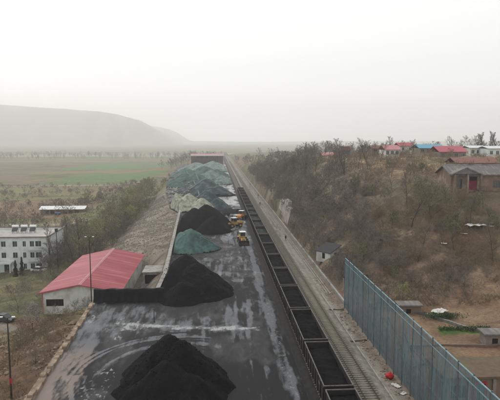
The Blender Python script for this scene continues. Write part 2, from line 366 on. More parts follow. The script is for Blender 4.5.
def axis(segs):
    a = []
    for s0, s1, st in segs: a += list(np.arange(s0, s1, st))
    return np.array(a + [segs[-1][1]], float)
gx = axis([(-4600, -1000, 90), (-1000, -300, 20), (-300, -80, 5), (-80, -24, 1.0), (-24, -10, .5), (-10, 22, 4), (22, 62, .7), (62, 120, 2), (120, 400, 8), (400, 1200, 40), (1200, 4600, 150)])
gy = axis([(-60, 20, 8), (20, 45, 1.5), (45, 175, .8), (175, 300, 1.4), (300, 600, 3), (600, 1300, 14), (1300, 4000, 60), (4000, 4800, 30), (4800, 7600, 140)])
XX, YY = np.meshgrid(gx, gy); ZZ = H(XX, YY)
ny, nx = XX.shape
idx = np.arange(nx * ny).reshape(ny, nx)
Fq = np.stack([idx[:-1, :-1], idx[:-1, 1:], idx[1:, 1:], idx[1:, :-1]], -1).reshape(-1, 4)
me = mesh_np('ground', np.stack([XX, YY, ZZ], -1).reshape(-1, 3), Fq, True)
def cover(X, Y):
    def C(*c): return np.array(c)
    def mixc(col, c, t): return col * (1 - t[..., None]) + C(*c) * t[..., None]
    n1 = fbm(X / 30, Y / 45, 5, 51); n2 = fbm(X / 6, Y / 6, 4, 61); n3 = fbm(X / 2.2, Y / 2.2, 3, 71); n4 = fbm(X / 90, Y / 160, 4, 81)
    col = np.zeros(X.shape + (3,)) + C(.125, .105, .082)                       # scrub
    col = mixc(col, (.165, .125, .092), ss(.42, .62, n1)); col = mixc(col, (.085, .08, .06), ss(.5, .66, n2) * .8)
    col = mixc(col, (.10, .12, .05), ss(.48, .64, n4) * .75); col = mixc(col, (.06, .055, .04), ss(.52, .6, fbm(X / 18, Y / 7, 5, 505)) * .7); col = mixc(col, (.19, .15, .105), ss(.56, .66, fbm(X / 26, Y / 9, 4, 515)) * .7)
    left = X < xwall(Y)
    # left: soil with grass patches near
    nearL = left & (Y < 106)
    c = np.zeros_like(col) + C(.12, .080, .057); 
    def mm(c0, cc, t): return c0 * (1 - t[..., None]) + C(*cc) * t[..., None]
    c = mm(c, (.095, .07, .052), ss(.48, .6, n2)); c = mm(c, (.22, .185, .145), ss(.58, .7, n3) * .7); c = mm(c, (.085, .10, .045), ss(.5, .62, n1) * .7)
    c = mm(c, (.10, .10, .055), ss(84, 96, Y - .3 * X - 6) * .6 * ss(.35, .6, n2))
    col = np.where(nearL[..., None], c, col)
    # grass round the warehouse and office
    t = ss(100, 106, Y) * (1 - ss(150, 175, Y)) * (X < -36) * ss(.35, .6, n1 + .1)
    col = mixc(col, (.085, .085, .05), t * .6)
    n9 = fbm(X / 1.6, Y / 1.6, 4, 401); col = col * (1 + (n9[..., None] - .5) * 1.1)
    pth = np.abs(Y - (98.0 + .28 * (X + 40) ** 1 * 0 + .9 * (-X - 38))) ; t = (1 - ss(1.6, 2.2, pth + (n2 - .5))) * (X < -37) * (Y < 160); col = mixc(col, (.20, .185, .16), t * .85)
    # stony bank beside the yard wall
    d = xwall(Y) - X + (n2 - .5) * 5
    t = ss(-.5, .5, xwall(Y) - X) * ss(-38.5, -34.5, X + (n2 - .5) * 5) * ss(141, 146, Y + .1 * d) * (1 - ss(300, 420, Y))
    c = np.zeros_like(col) + C(.205, .185, .16); c = mm(c, (.12, .105, .09), ss(.42, .62, n3)); c = mm(c, (.27, .25, .215), ss(.56, .7, n2) * .7)
    col = col * (1 - t[..., None]) + c * t[..., None]
    t = ((X > -21) & (X < xwall(Y)) & (Y > 106) & (Y < 144)) * 1.0
    col = col * (1 - t[..., None]) + (c * .8) * t[..., None]
    # fields on the flat valley floor
    sk = Y + .12 * X
    for (y0, y1, x0, x1, cc) in ((470, 640, -160, -58, (.085, .14, .06)), (660, 700, -250, -60, (.19, .125, .09)), (715, 960, -215, -62, (.085, .16, .075)), (640, 668, -300, -60, (.16, .15, .09)), (960, 1040, -500, -60, (.14, .12, .10)), (380, 455, -400, -100, (.16, .15, .085)), (1040, 1150, -620, -40, (.16, .15, .10)), (1160, 1330, -380, -90, (.09, .14, .08)), (520, 600, -700, -200, (.15, .115, .09)), (600, 760, -600, -240, (.12, .11, .085)), (260, 340, -200, -75, (.17, .12, .09))):
        t = ss(y0 - 4, y0 + 4, sk + (n1 - .5) * 16) * (1 - ss(y1 - 4, y1 + 4, sk + (n1 - .5) * 16)) * ss(x0 - 12, x0 + 12, X + (n2 - .5) * 20) * (1 - ss(x1 - 9, x1 + 9, X + (n2 - .5) * 12))
        col = mixc(col, cc, t * (.42 + .4 * ss(.3, .6, n4)))
    for (y0, y1) in ((458, 464), (1012, 1022), (240, 246)):
        col = mixc(col, (.30, .27, .22), ss(y0 - 2, y0, sk) * (1 - ss(y1, y1 + 2, sk)) * (X < -60) * .8)
    # right slope: bare brown earth, darker gullies, pale ledges
    rt = X > 23.2
    c = np.zeros_like(col) + C(.125, .090, .066); c = mm(c, (.075, .06, .047), ss(.40, .60, n2)); c = mm(c, (.07, .062, .052), (1 - ss(40, 48, X + (n1 - .5) * 10)) * ss(96, 110, Y) * .85); c = mm(c, (.215, .165, .125), ss(.56, .7, n3) * .6)
    c = mm(c, (.092, .09, .06), ss(.44, .60, n1) * .7); c = mm(c, (.175, .15, .115), ss(.55, .68, fbm(X / 5, Y / 7, 4, 707)) * .7); 
    t = ss(.08, .5, np.abs(((H0 := hR(X, Y)) / 2.4) % 1 - .5)) ; c = mm(c, (.07, .055, .045), (1 - t) * ss(96, 104, Y) * (1 - ss(150, 190, Y)) * .6)
    c = mm(c, (.27, .215, .14), ss(140, 170, Y) * ss(44, 52, X) * (1 - ss(300, 500, Y)) * ss(.5, .62, n2) * .7)
    g = (Y < 92) & (X > 24) ; c = np.where(g[..., None], mm(mm(c * .5 + C(.165, .115, .082) * .5, (.11, .08, .058), ss(.35, .5, np.abs((Y / 3.2) % 1 - .5)) * .8), (.20, .16, .115), ss(.9, 1, np.cos(X * .7 + Y * .13)) * .5), c)
    c = mm(c, (.06, .095, .035), ((Y > 73.5) & (Y < 75.5) & (X > 33) & (X < 41)) * ss(.3, .5, n3))
    c = c * 1.12
    col = np.where(rt[..., None], c * (1 - ss(320, 600, Y))[..., None] + col * ss(320, 600, Y)[..., None], col)
    t = ss(1335, 1400, Y) * (1 - ss(1640, 1700, Y)); col = mixc(col, (.28, .27, .25), t * (X < 200) * .8)
    t = ss(4000, 4200, Y); col = mixc(col, (.16, .155, .13), t); col = mixc(col, (.075, .08, .07), t * ss(.45, .6, n4))
    lum = col.mean(-1, keepdims=True); col = np.clip(lum + (col - lum) * 1.38, .01, 1)
    return col
col = cover(XX, YY)
set_cover(me, np.concatenate([col, np.ones(col.shape[:2] + (1,))], -1).reshape(-1, 4))
tag(link('ground', me, M['terrain']), kind='structure')

def grid_patch(name, xs, ys, zf, colf, material):
    X, Y = np.meshgrid(xs, ys); Z = zf(X, Y); n_y, n_x = X.shape; id_ = np.arange(n_x * n_y).reshape(n_y, n_x)
    f = np.stack([id_[:-1, :-1], id_[:-1, 1:], id_[1:, 1:], id_[1:, :-1]], -1).reshape(-1, 4)
    m_ = mesh_np(name, np.stack([X, Y, Z], -1).reshape(-1, 3), f, True); set_cover(m_, colf(X, Y).reshape(-1, 4))
    return tag(link(name, m_, material), kind='structure')

# ------------------------------------------------------------------ coal yard surface (fitted between the left wall line and the loading edge)
PILES = [  # name, peaks (x, y, height, slope), base noise
    dict(n='near', pk=[(-6.1, 63.6, 5.3, 1.08), (-4.6, 62.4, 4.8, 1.0), (-7.7, 62.5, 4.1, 1.25), (-2.9, 61.5, 3.4, .95), (-6, 58.5, 4.0, .9), (-8.6, 60.5, 2.4, .9), (-3.4, 57.5, 2.9, .8)], net=None),
    dict(n='second', pk=[(-6.6, 107, 6.0, .85), (-4.2, 103, 5.0, .8), (-8.8, 103, 4.6, .95), (-2.2, 100, 3.2, .75), (-6.4, 97, 3.0, .8)], net=None),
    dict(n='third', pk=[(-7.5, 143.5, 5.0, .80), (-9.8, 145, 3.9, .8), (-4.6, 142, 3.0, .72)], net='net_green', full=1),
    dict(n='fourth', pk=[(-3.6, 178, 7.8, .95), (-7.6, 176, 6.6, .95), (-11, 171, 4.2, .9), (-1.5, 170, 4.6, .9)], net=None),
    dict(n='fifth', pk=[(-4.5, 230, 7.4, .78), (-8.6, 238, 6.4, .75), (-.5, 225, 4.4, .75)], net='net_dark'),
    dict(n='sixth', pk=[(-6.0, 290, 7.9, .62), (-13.0, 297, 6.2, .58), (.5, 284, 4.6, .6)], net='net_dark'),
    dict(n='seventh', pk=[(-21, 345, 7.6, .5), (-14, 352, 7.4, .55), (-27, 338, 4.6, .5)], net='net_green'),
    dict(n='eighth', pk=[(-4, 368, 8.4, .55), (3, 360, 5, .55)], net='net_pale'),
    dict(n='ninth', pk=[(-10, 432, 8.3, .5), (-25, 426, 6.6, .45), (0, 425, 5.5, .5)], net='net_green'),
    dict(n='tenth', pk=[(-4, 510, 9.0, .42), (-20, 520, 7.6, .42), (8, 500, 5, .5)], net='net_pale'),
    dict(n='white', pk=[(-18.0, 232, 6.2, .85), (-12.0, 226, 6.4, .85), (-6.5, 222, 4.8, .8), (-16, 222, 4.8, .8)], net='tarp'),
]
def pile_h(p, X, Y):
    z = np.full(np.shape(X), -9.0); s = p.get('seed', hash(p['n'][0]) % 7)
    for i, (px, py, ph, sl) in enumerate(p['pk']):
        a = np.arctan2(Y - py, X - px); d = np.hypot(X - px, Y - py)
        k = 1 + .16 * (fbm(np.cos(a) * 1.6 + px, np.sin(a) * 1.6 + py, 3, i) - .5) * 2
        rr = .5 + .22 * ph; zz = ph + .35 + sl * rr * .5 - sl * k * np.sqrt(d * d + rr * rr * .25) 
        z = np.maximum(z, zz)
    sc_ = max(q[2] for q in p['pk']) / 5
    z = z + (fbm(X / (1.6 * sc_), Y / (1.6 * sc_), 4, 5) - .5) * .8 * sc_ * ss(-1, 1.2, z) + (fbm(X / .45, Y / .45, 3, 9) - .5) * .42
    return z
def yardcol(X, Y):
    X0, Y0 = X, Y
    n1 = fbm(X / 3.2, Y / 9, 5, 101); n2 = fbm(X / .9, Y / 3.5, 4, 111); n3 = fbm(X / 9, Y / 14, 4, 121); n4 = fbm(X / .35, Y / 2.5, 3, 131)
    con = np.array([.128, .131, .137]); coal = np.array([.008, .0085, .010])
    n5 = fbm(X / .28 + Y * .02, Y / 5.5, 4, 301); n6 = fbm(X / .7 - Y * .05, Y / 12, 3, 311); n7 = fbm(X / 1.2, Y / 2.6, 5, 321)
    dust = .64 + (n1 - .5) * 1.9 + (n2 - .5) * .9 + (n5 - .5) * .9 + (n6 - .5) * 1.3 * ss(-8, -2, X) + (n7 - .5) * .9
    for (x0_, k1, k2, wd) in ((-2.6, .020, 0, .28), (-.8, .020, 0, .28), (3.2, .012, .4, .30), (5.0, .012, .4, .30), (1.2, .035, 1.1, .26), (3.0, .035, 1.1, .26), (-14, .05, 2.2, .25), (-12.2, .05, 2.2, .25), (6.6, 0, 0, .22)):
        xc_ = x0_ + (Y - 60) * k1 + .8 * np.sin(Y / 19 + k2) ; dust = dust + np.exp(-((X - xc_) / wd) ** 2) * .55 * ss(.3, .55, n6) * ss(.35, .5, n5)
    # more dust round every pile, darker by the train, less on the washed apron in the middle distance
    for p in PILES:
        h = pile_h(p, X, Y); dust = dust + (.75 if p['n'] != 'near' else 1.0) * ss(-4.2 if p['n'] != 'near' else -8, .2, h)
    n10 = fbm(X / .55 - Y * .03, Y / 16, 4, 601); dust = dust + (.12 + (n10 - .5) * 1.8) * ss(-1, 4, X) * (1 - ss(120, 150, Y)) + .45 * ss(9.2, 10.3, X)
    dust = dust - .55 * ss(120, 230, Y) * ss(-2, 5, X) - .25 * ss(84, 118, Y) * (1 - ss(140, 170, Y)) * ss(1, 5, X)
    dust = dust - .35 * (1 - ss(-18.5, -12.5, X + (n3 - .5) * 6 + .08 * (Y - 60))) * (1 - ss(88, 97, Y)) - .25 * ss(78, 84, Y) * (1 - ss(92, 95, Y)) * (1 - ss(0, 8, X))
    # curved wheel marks swept round the near pile
    r = np.hypot(X + 5.2, (Y - 65) * .95); ring = fbm(r * 2.6 + n1, np.arctan2(Y - 65, X + 5.2) * 1.2, 3, 141)
    kk = ss(7.5, 9, r) * (1 - ss(13.5, 16, r)) * (X < -3) * (Y < 80); dust = dust + kk * (ring - .36) * 3.4
    # pale strip along the loading edge
    e = ss(7.7, 8.3, X + (n4 - .5) * .9) * (1 - ss(9.3, 9.8, X + (n4 - .5) * .7)); dust = dust - e * .9 * (.4 + .9 * fbm(X / .3, Y / .45, 3, 151))
    # standing water: a long streak across the yard and many small pools
    wet = np.zeros_like(X)
    yy = 81.5 - .10 * (X + 3) + (fbm(X / 2.2, Y / 2, 4, 161) - .5) * 5
    wet = np.maximum(wet, np.exp(-((Y - yy) / 1.25) ** 2) * ss(-18.5, -13, X) * (1 - ss(6.0, 7.6, X)))
    wet = np.maximum(wet, ss(.56, .68, fbm(X / 2.4, Y / 5, 4, 171)) * ss(60, 110, Y) * .75)
    wet = np.maximum(wet, ss(.47, .60, fbm(X / 2.6, Y / 7, 4, 181)) * ss(125, 190, Y) * ss(-3, 3, X))
    wet = np.maximum(wet, .5 * ss(.46, .62, n1) * (1 - e))
    dust = np.clip(dust, 0, 1.0)
    ring2 = fbm(r * 2.2 + 1.5 * n3, np.arctan2(Y - 65, X + 5.2) * .8 + 9, 4, 145); dust = dust + ss(6.5, 8, r) * (1 - ss(12.5, 15, r)) * (1 - ss(-4, 2, X)) * (1 - ss(76, 82, Y)) * ((.5 - ring2) * 3.2 + .1)
    pale = np.clip(ss(.40, .62, fbm(X / 2.6, Y / 7, 4, 181)) * ss(120, 200, Y) * ss(-3, 3, X) * .9 + .9 * (.45 + .8 * fbm(X / 2.5, Y / 1.5, 3, 404)) * np.exp(-((Y - yy) / (1.5 - .05 * (X + 12))) ** 2) * ss(-18.5, -13, X) * (1 - ss(6.0, 7.6, X)) + e * .35, 0, 1)  # on the water streak the pale colour paints in the sky reflection
    pale = pale + .5 * ss(.6, .7, n1) * (1 - ss(-14, -8, X)) * ss(74, 78, Y) * (1 - ss(88, 92, Y))
    so = (1 - ss(-19.0, -15.2, X + (n1 - .5) * 5)) * (1 - ss(64, 82, Y)); dust = dust - .5 * so
    st = ss(.90, .97, 1 - np.abs(2 * fbm(X / 1.1, Y / 1.6, 4, 191) - 1)) * ss(-17.5, -16, X) * (1 - ss(-13.5, -12, X)) * (1 - ss(66, 70, Y)); pale = np.maximum(pale, .62 * st)
    wa = .58 - .32 * wet
    return np.stack([dust, pale, so, wa], -1)
ys = axis([(25, 50, 1), (50, 130, .3), (130, 260, .8), (260, 640, 3)])
ts = np.linspace(0, 1, 120)
Tt, Yy = np.meshgrid(ts, ys); XL = xwall(Yy); Xy = XL + (10.3 - XL) * Tt
Zy = (fbm(Xy / 5, Yy / 9, 3, 201) - .5) * .06
n_y, n_x = Xy.shape; id_ = np.arange(n_x * n_y).reshape(n_y, n_x)
f = np.stack([id_[:-1, :-1], id_[:-1, 1:], id_[1:, 1:], id_[1:, :-1]], -1).reshape(-1, 4)
me = mesh_np('coal_yard', np.stack([Xy, Yy, Zy], -1).reshape(-1, 3), f, True); set_cover(me, yardcol(Xy, Yy).reshape(-1, 4))
tag(link('coal_yard', me, M['yard']), kind='structure')

# ballast bed with two tracks, cess path on the right
def bedz(X, Y):
    z = .06 + .20 * (ss(10.6, 11.2, X) * (1 - ss(14.4, 15.0, X)) + ss(15.2, 15.8, X) * (1 - ss(19.0, 19.7, X)))
    z = z - .25 * (1 - ss(9.95, 10.35, X)) + .05 * ss(19.6, 20.2, X)
    return z + (fbm(X / .5, Y / .5, 2, 211) - .5) * .07
def bedc(X, Y):
    n1 = fbm(X / 1.3, Y / 6, 4, 221); n2 = fbm(X / .5, Y / .8, 3, 231); n3 = fbm(X / 2, Y / 20, 3, 241)
    c = np.zeros(X.shape + (3,)) + np.array([.205, .19, .165]); t = ss(.42, .60, n1)[..., None] * .7; c = c * (1 - t) + np.array([.10, .086, .07]) * t
    t = (ss(17.9, 19.4, X) * .5 * ss(.4, .6, n3))[..., None]; c = c * (1 - t) + np.array([.23, .205, .175]) * t
    n8 = fbm(X / .25, Y / 3, 3, 251)
    for xr in (16.6, 18.1): c = c * (1 - .62 * np.exp(-((X - xr) / .24) ** 2) * ss(.2, .5, n8))[..., None]
    for xr, wd in ((15.75, .2), (19.2, .35), (20.3, .25)): t = (.55 * np.exp(-((X - xr) / wd) ** 2) * ss(.3, .6, n8))[..., None]; c = c * (1 - t) + np.array([.33, .31, .275]) * t
    dk = np.clip((1 - ss(14.2, 15.0, X + (n2 - .5) * .6)) * .97, 0, 1)[..., None]; c = c * (1 - dk) + np.array([.020, .020, .021]) * dk  # bed darkened beside and under the train
    t = (ss(15.0, 15.3, X) * (1 - ss(15.5, 16.0, X)) * .6)[..., None]; c = c * (1 - t) + np.array([.22, .18, .14]) * t
    t = (ss(.52, .62, n3) * ss(16, 17, X) * (1 - ss(18.2, 19, X)) * .5)[..., None]; c = c * (1 - t) + np.array([.17, .16, .075]) * t
    t = (ss(20.6, 21.6, X + (n1 - .5)) * .75)[..., None]; c = c * (1 - t) + np.array([.16, .125, .10]) * t
    return np.concatenate([c, np.ones(X.shape + (1,))], -1)
xb = np.concatenate([np.arange(9.9, 23.6, .22), [23.8]])
grid_patch('railway_bed', xb, axis([(25, 50, 1), (50, 140, .35), (140, 300, 1), (300, 1000, 5)]), bedz, bedc, M['ballast'])

# ------------------------------------------------------------------ railway tracks
def railmb(x, y0, y1, zf):
    m = MB(); yy = y0
    while yy < y1:
        ye = min(yy + 50, y1)
        m.prism([(x - .07, zf), (x + .07, zf), (x + .07, zf + .02), (x + .012, zf + .04), (x + .012, zf + .12), (x + .037, zf + .13), (x + .037, zf + .17), (x - .037, zf + .17), (x - .037, zf + .13), (x - .012, zf + .12), (x - .012, zf + .04), (x - .07, zf + .02)], yy, ye); yy = ye
    return m
def make_track(xc, label, y0, first_sl):
    t = thing('railway_track', label, 'railway track', (xc, y0, 0), 0, 'railway tracks')
    for s in (-.75, .75):
        railmb(s, 0, 1000 - y0, .33).build('rail', M['rail'], t)
    sl = MB().prism([(-1.25, .2), (1.25, .2), (1.25, .31), (.9, .335), (.5, .335), (.3, .30), (-.3, .30), (-.5, .335), (-.9, .335), (-1.25, .31)], -.13, .13)
    o = sl.build('sleeper', M['sleeper'], t); o.location = (0, first_sl - y0, 0)
    for k in range(1, 100):
        c = o.copy(); sc.collection.objects.link(c); c.location = (0, first_sl - y0 + k * .6, 0)
    rest = MB(); yy = first_sl + 60 - y0
    while yy < 700: rest.box(-1.25, 1.25, yy - .13, yy + .13, .2, .325); yy += .6
    tag(rest.build('sleepers', M['sleeper'], t), kind='stuff')
make_track(17.35, 'open railway track with pale concrete sleepers beside the wagon train', 30, 50)
make_track(12.75, 'dark railway track running under the wagon train', 30, 50)

# drainage channel, loading edge kerb and cable trough
m = MB(); m.box(20.95, 21.1, 98, 640, -.05, .28); m.box(21.45, 21.6, 98, 640, -.05, .28); o = m.build('channel_wall', M['concrete'], None)
tag(o, 'long pale concrete drainage channel beside the open track', 'drain'); o.name = 'drainage_channel'
m = MB(); m.box(22.65, 23.0, 91, 640, -.2, .62); o = m.build('retaining_kerb', M['concrete']); tag(o, 'low concrete kerb wall at the foot of the bushy slope', 'kerb')
m = MB(); m.box(19.75, 19.95, 40, 98, 0, .22); o = m.build('cable_trough', M['concrete']); tag(o, 'narrow concrete cable trough beside the near open track', 'cable trough')
for i, (y, lb) in enumerate(((74, 'short dark board lying across the path near the red bundle'), (88.5, 'short dark board lying across the path beyond the fence start'))):
    m = MB(); m.box(-1.6, 1.6, -.16, .16, 0, .06); m.box(-1.5, -1.3, -.2, .2, .06, .1); m.box(1.3, 1.5, -.2, .2, .06, .1)
    o = m.build('wooden_board', M['iron']); o.location = (20.3, y, .14); o.rotation_euler[2] = R(8 - 14 * i); tag(o, lb, 'board', 'boards on the path')

# ------------------------------------------------------------------ coal piles
PL = dict(near='bare black coal heap nearest the camera, filling the foreground yard', second='bare black coal heap beside the end of the black sheet wall', third='coal heap under a bright green net, between two bare heaps',
          fourth='tall bare black coal heap just behind the bright green netted heap', fifth='dark netted coal heap right behind the dirty white tarpaulin', sixth='dark netted coal heap with lit ridge seams painted pale in mid yard',
          seventh='wide green netted coal heap along the far wall side', eighth='pale netted coal heap between the wide green one and the track', ninth='broad green netted heap, second from the far shed', tenth='farthest pale netted coal heap in front of the far shed', white='heap under a dirty white tarpaulin against the yard wall')
for p in PILES:
    pk = p['pk']; rad = max(q[2] / q[3] for q in pk) * 1.25 + 1.5
    x0 = min(q[0] for q in pk) - rad; x1 = max(q[0] for q in pk) + rad; y0 = min(q[1] for q in pk) - rad; y1 = max(q[1] for q in pk) + rad
    st = max(.16, (x1 - x0) / 110)
    xs = np.arange(x0, x1, st); yy_ = np.arange(y0, y1, st); X, Y = np.meshgrid(xs, yy_); Z = pile_h(p, X, Y)
    wl = xwall(Y) + .45 ; Z = np.minimum(Z, (X - wl) * 3.0 + .9); Z = np.minimum(Z, (10.0 - X) * 1.5)
    Z = np.maximum(Z, -.35)
    def patch(keep, dz, name, material, parent):
        n_y, n_x = X.shape; id2 = np.arange(n_x * n_y).reshape(n_y, n_x)
        f = np.stack([id2[:-1, :-1], id2[:-1, 1:], id2[1:, 1:], id2[1:, :-1]], -1).reshape(-1, 4)
        kz = keep.ravel()[f].any(1); f = f[kz]
        us = np.unique(f); mp_ = np.zeros(n_x * n_y, int); mp_[us] = np.arange(len(us))
        V = np.stack([X, Y, Z + dz], -1).reshape(-1, 3)[us]; V[:, 0] -= pk[0][0]; V[:, 1] -= pk[0][1]
        return link(name, mesh_np(name, V, mp_[f], True), material, parent)
    t = thing('coal_pile', PL[p['n']], 'coal pile', (pk[0][0], pk[0][1], 0), 0, 'coal heaps in the yard')
    patch(Z > -.2, 0, 'coal_heap', M['coal'], t)
    if p['net']:
        fold = (fbm(X / 1.3, Y / .5, 3, 77) - .5) * .12 * max(1, pk[0][2] / 8)
        edge = {'tarp': .15, 'net_green': .25}.get(p['net'], .3) + (fbm(X / 3, Y / 3, 3, 88) - .35) * (3.2 if p['n'] in ('third', 'fifth', 'sixth') else 1.4)
        if p['n'] == 'third': edge = edge * .25
        patch(Z > np.maximum(edge, .05), .10 + fold, 'tarpaulin' if p['net'] == 'tarp' else 'net', M[p['net']], t)
        # pale seam strips down the heap, coloured to stand in for lit ridge edges
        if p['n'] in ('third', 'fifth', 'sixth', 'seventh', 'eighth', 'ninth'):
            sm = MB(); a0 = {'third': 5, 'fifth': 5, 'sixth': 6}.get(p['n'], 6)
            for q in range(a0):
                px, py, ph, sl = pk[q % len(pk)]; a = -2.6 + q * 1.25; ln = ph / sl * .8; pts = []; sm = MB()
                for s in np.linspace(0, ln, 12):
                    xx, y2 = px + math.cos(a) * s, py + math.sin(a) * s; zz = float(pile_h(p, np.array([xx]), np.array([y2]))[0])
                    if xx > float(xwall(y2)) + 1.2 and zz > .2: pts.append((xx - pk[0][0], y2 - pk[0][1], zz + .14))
                if len(pts) > 2: sm.tube(pts, .1 if p['n'] == 'third' else .34, 5).build('lit_ridge_seam', M['net_pale'], t)
# pale sheets and rubble between the wall line and the far heaps

def stones(name, pts, smin, smax, material, seed=1):
    r_ = np.random.default_rng(seed); ico = [(0, 0, 1), (.9, 0, .3), (.28, .85, .35), (-.72, .53, .3), (-.72, -.53, .35), (.28, -.85, .3), (.5, .4, -.6), (-.5, .45, -.6), (-.1, -.7, -.6)]
    fc = [(0, 1, 2), (0, 2, 3), (0, 3, 4), (0, 4, 5), (0, 5, 1), (1, 6, 2), (2, 7, 3), (3, 7, 4), (4, 8, 5), (5, 8, 1), (1, 8, 6), (2, 6, 7), (4, 7, 8)]
    ico = np.array(ico, float); fc = np.array(fc); V = []; Fs = []
    for k, (x, y, z) in enumerate(pts):
        s = smin + (smax - smin) * r_.random() ** 2.2; a = r_.random() * 6.28; q = ico * (1 + r_.normal(0, .16, ico.shape)) * np.array([1, .8 + .4 * r_.random(), .65]) * s
        c, d = math.cos(a), math.sin(a); q = np.stack([q[:, 0] * c - q[:, 1] * d, q[:, 0] * d + q[:, 1] * c, q[:, 2]], -1) + np.array([x, y, z + s * .2])
        V.append(q); Fs.append(fc + k * len(ico))
    return link(name, mesh_np(name, np.concatenate(V), np.concatenate(Fs)), material)
r_ = np.random.default_rng(3)
pts = []
for p in PILES[:2] + PILES[3:4]:
    for k in range(900):
        q = p['pk'][r_.integers(len(p['pk']))]; a = r_.random() * 6.28; d = q[2] / q[3] * (.35 + .85 * r_.random() ** .8)
        x, y = q[0] + math.cos(a) * d, q[1] + math.sin(a) * d
        if x < float(xwall(y)) + .6 or x > 9: continue
        z = max(0, max(float(pile_h(pp, np.array([x]), np.array([y]))[0]) for pp in PILES[:4])); pts.append((x, y, z))
rr_ = np.random.default_rng(61); lp = [(x, y, max(0, max(float(pile_h(pp, np.array([x]), np.array([y]))[0]) for pp in PILES))) for x, y in zip(rr_.uniform(-33, -14, 520), rr_.uniform(238, 330, 520)) if x > float(xwall(y)) + .5]
tag(stones('pale_rubble', lp, .2, 1.1, M['litter_dull'], 62), 'pale rubble and torn sheets beside the far netted heaps', 'rubble', kind='stuff')
tag(stones('coal_lumps', pts, .03, .16, M['coal'], 4), 'loose black coal lumps scattered round the heaps', 'coal', kind='stuff')

# ------------------------------------------------------------------ yard walls
m = MB(); t = thing('yard_wall', 'long pale concrete wall along the left side of the coal heaps', 'wall', (0, 0, 0))
yy = 99.0
while yy < 213:
    ye = min(yy + 12, 213); a, b = float(xwall(yy)), float(xwall(ye)); k = len(m.v)
    m.v += [(x, y, z) for (x, y) in ((a - .35, yy), (a + .15, yy), (b - .35, ye), (b + .15, ye)) for z in (-3.5, 1.5)]
    m.f += [[k, k + 2, k + 3, k + 1], [k + 4, k + 5, k + 7, k + 6], [k, k + 1, k + 5, k + 4], [k + 2, k + 6, k + 7, k + 3], [k + 1, k + 3, k + 7, k + 5]]
    yy = ye
m.build('wall_body', M['wallpale'], t)
m = MB(); yy = 99.0
while yy < 213:
    ye = min(yy + 12, 213); a, b = float(xwall(yy)), float(xwall(ye)); k = len(m.v)
    m.v += [(x, y, z) for (x, y) in ((a - .5, yy + .01), (a + .3, yy + .01), (b - .5, ye), (b + .3, ye)) for z in (1.505, 1.68)]
    m.f += [[k, k + 2, k + 3, k + 1], [k + 4, k + 5, k + 7, k + 6], [k, k + 1, k + 5, k + 4], [k + 2, k + 6, k + 7, k + 3], [k + 1, k + 3, k + 7, k + 5], [k, k + 4, k + 6, k + 2]]
    yy = ye
m.build('coping', M['concrete'], t)
m = MB(); m.tube([(float(xwall(y)) - .95, y, 1.2) for y in np.arange(100, 210, 6)], .09, 6)
tag(m.build('rusty_pipe', M['brick'], None), 'rusty pipe running along the outside of the pale yard wall', 'pipe')
t = thing('sheet_wall', 'low wall hung with black sheeting across the yard corner', 'wall', (-16.8, 96.6, 0))
m = MB(); m.box(-5.8, 6.6, -.25, .25, -.3, 1.9); m.box(-5.9, 6.7, -.4, .4, 1.905, 2.1); m.build('wall_body', M['wallpale'], t)
V = []; nn = 120
for k in range(nn + 1):
    x = -5.9 + 12.7 * k / nn
    for q, (yy, zz) in enumerate(((.55, 1.3), (.45, 2.2), (-.45, 2.25), (-.55, 1.5), (-.62, .8), (-1.0, .03))):
        V.append((x, yy - .10 * math.sin(x * 5 + q) * (q > 2) - .1 * float(fbm(np.array([x * 1.5]), np.array([q * .4]), 2, 5)[0]), zz + .07 * math.sin(x * 2.1 + q)))
Fc = [[k * 6 + q, (k + 1) * 6 + q, (k + 1) * 6 + q + 1, k * 6 + q + 1] for k in range(nn) for q in range(5)]
link('black_sheeting', mesh_np('s', np.array(V), np.array(Fc), True), M['black'], t)
# stone parapet of the near left edge
r_ = np.random.default_rng(12); m = MB(); yy = 40.0
t = thing('stone_parapet', 'broken stone parapet along the near left edge of the yard', 'parapet', (0, 0, 0))
while yy < 96:
    ln = 1.0 + r_.random() * 1.6; x = float(xwall(yy + ln / 2)) + r_.normal(0, .10); hh = .35 + .45 * r_.random()
    Mt = Matrix.Translation((x, yy + ln / 2, 0)) @ Matrix.Rotation(.045 + r_.normal(0, .05), 4, 'Z') @ Matrix.Rotation(r_.normal(0, .06), 4, 'X')
    if r_.random() < .93: MB().box(-.32, .32, -ln / 2, ln / 2, -2.2, hh, Mt).build('parapet_stone', M['stone'], t, bevel=.06)
    yy += ln + .02
m = MB(); k = 0
for (a, b) in ((40, 70), (70, 96)):
    xa, xb_ = float(xwall(a)), float(xwall(b)); kk = len(m.v)
    m.v += [(x, y, z) for (x, y) in ((xa - .75, a), (xa - .34, a), (xb_ - .75, b), (xb_ - .34, b)) for z in (-3, .05)]
    m.f += [[kk, kk + 2, kk + 3, kk + 1], [kk + 4, kk + 5, kk + 7, kk + 6], [kk, kk + 1, kk + 5, kk + 4], [kk + 1, kk + 3, kk + 7, kk + 5]]
m.build('footing', M['stone'], t)
pts = []
for k in range(900):
    y = 42 + 62 * r_.random(); d = 1.0 + 16 * r_.random() ** 1.8; x = float(xwall(min(y, 95))) - d
    if fbm(np.array([x / 2.5]), np.array([y / 2.5]), 3, 33)[0] < .47 and d > 1.5: continue
    pts.append((x, y, Hz(x, y)))
tag(stones('rubble', pts, .05, .5, M['stone'], 9), 'tan stone rubble tipped down the bank beside the parapet', 'rubble', kind='stuff')
pts = []
for k in range(5200):
    y = 146 + 150 * r_.random(); x0_ = float(xwall(y)); x = x0_ - 1 - (35 + x0_) * r_.random(); pts.append((x, y))
P_ = np.array(pts); hz = H(P_[:, 0], P_[:, 1]); pts = [(a, b, c) for (a, b), c in zip(pts, hz)]
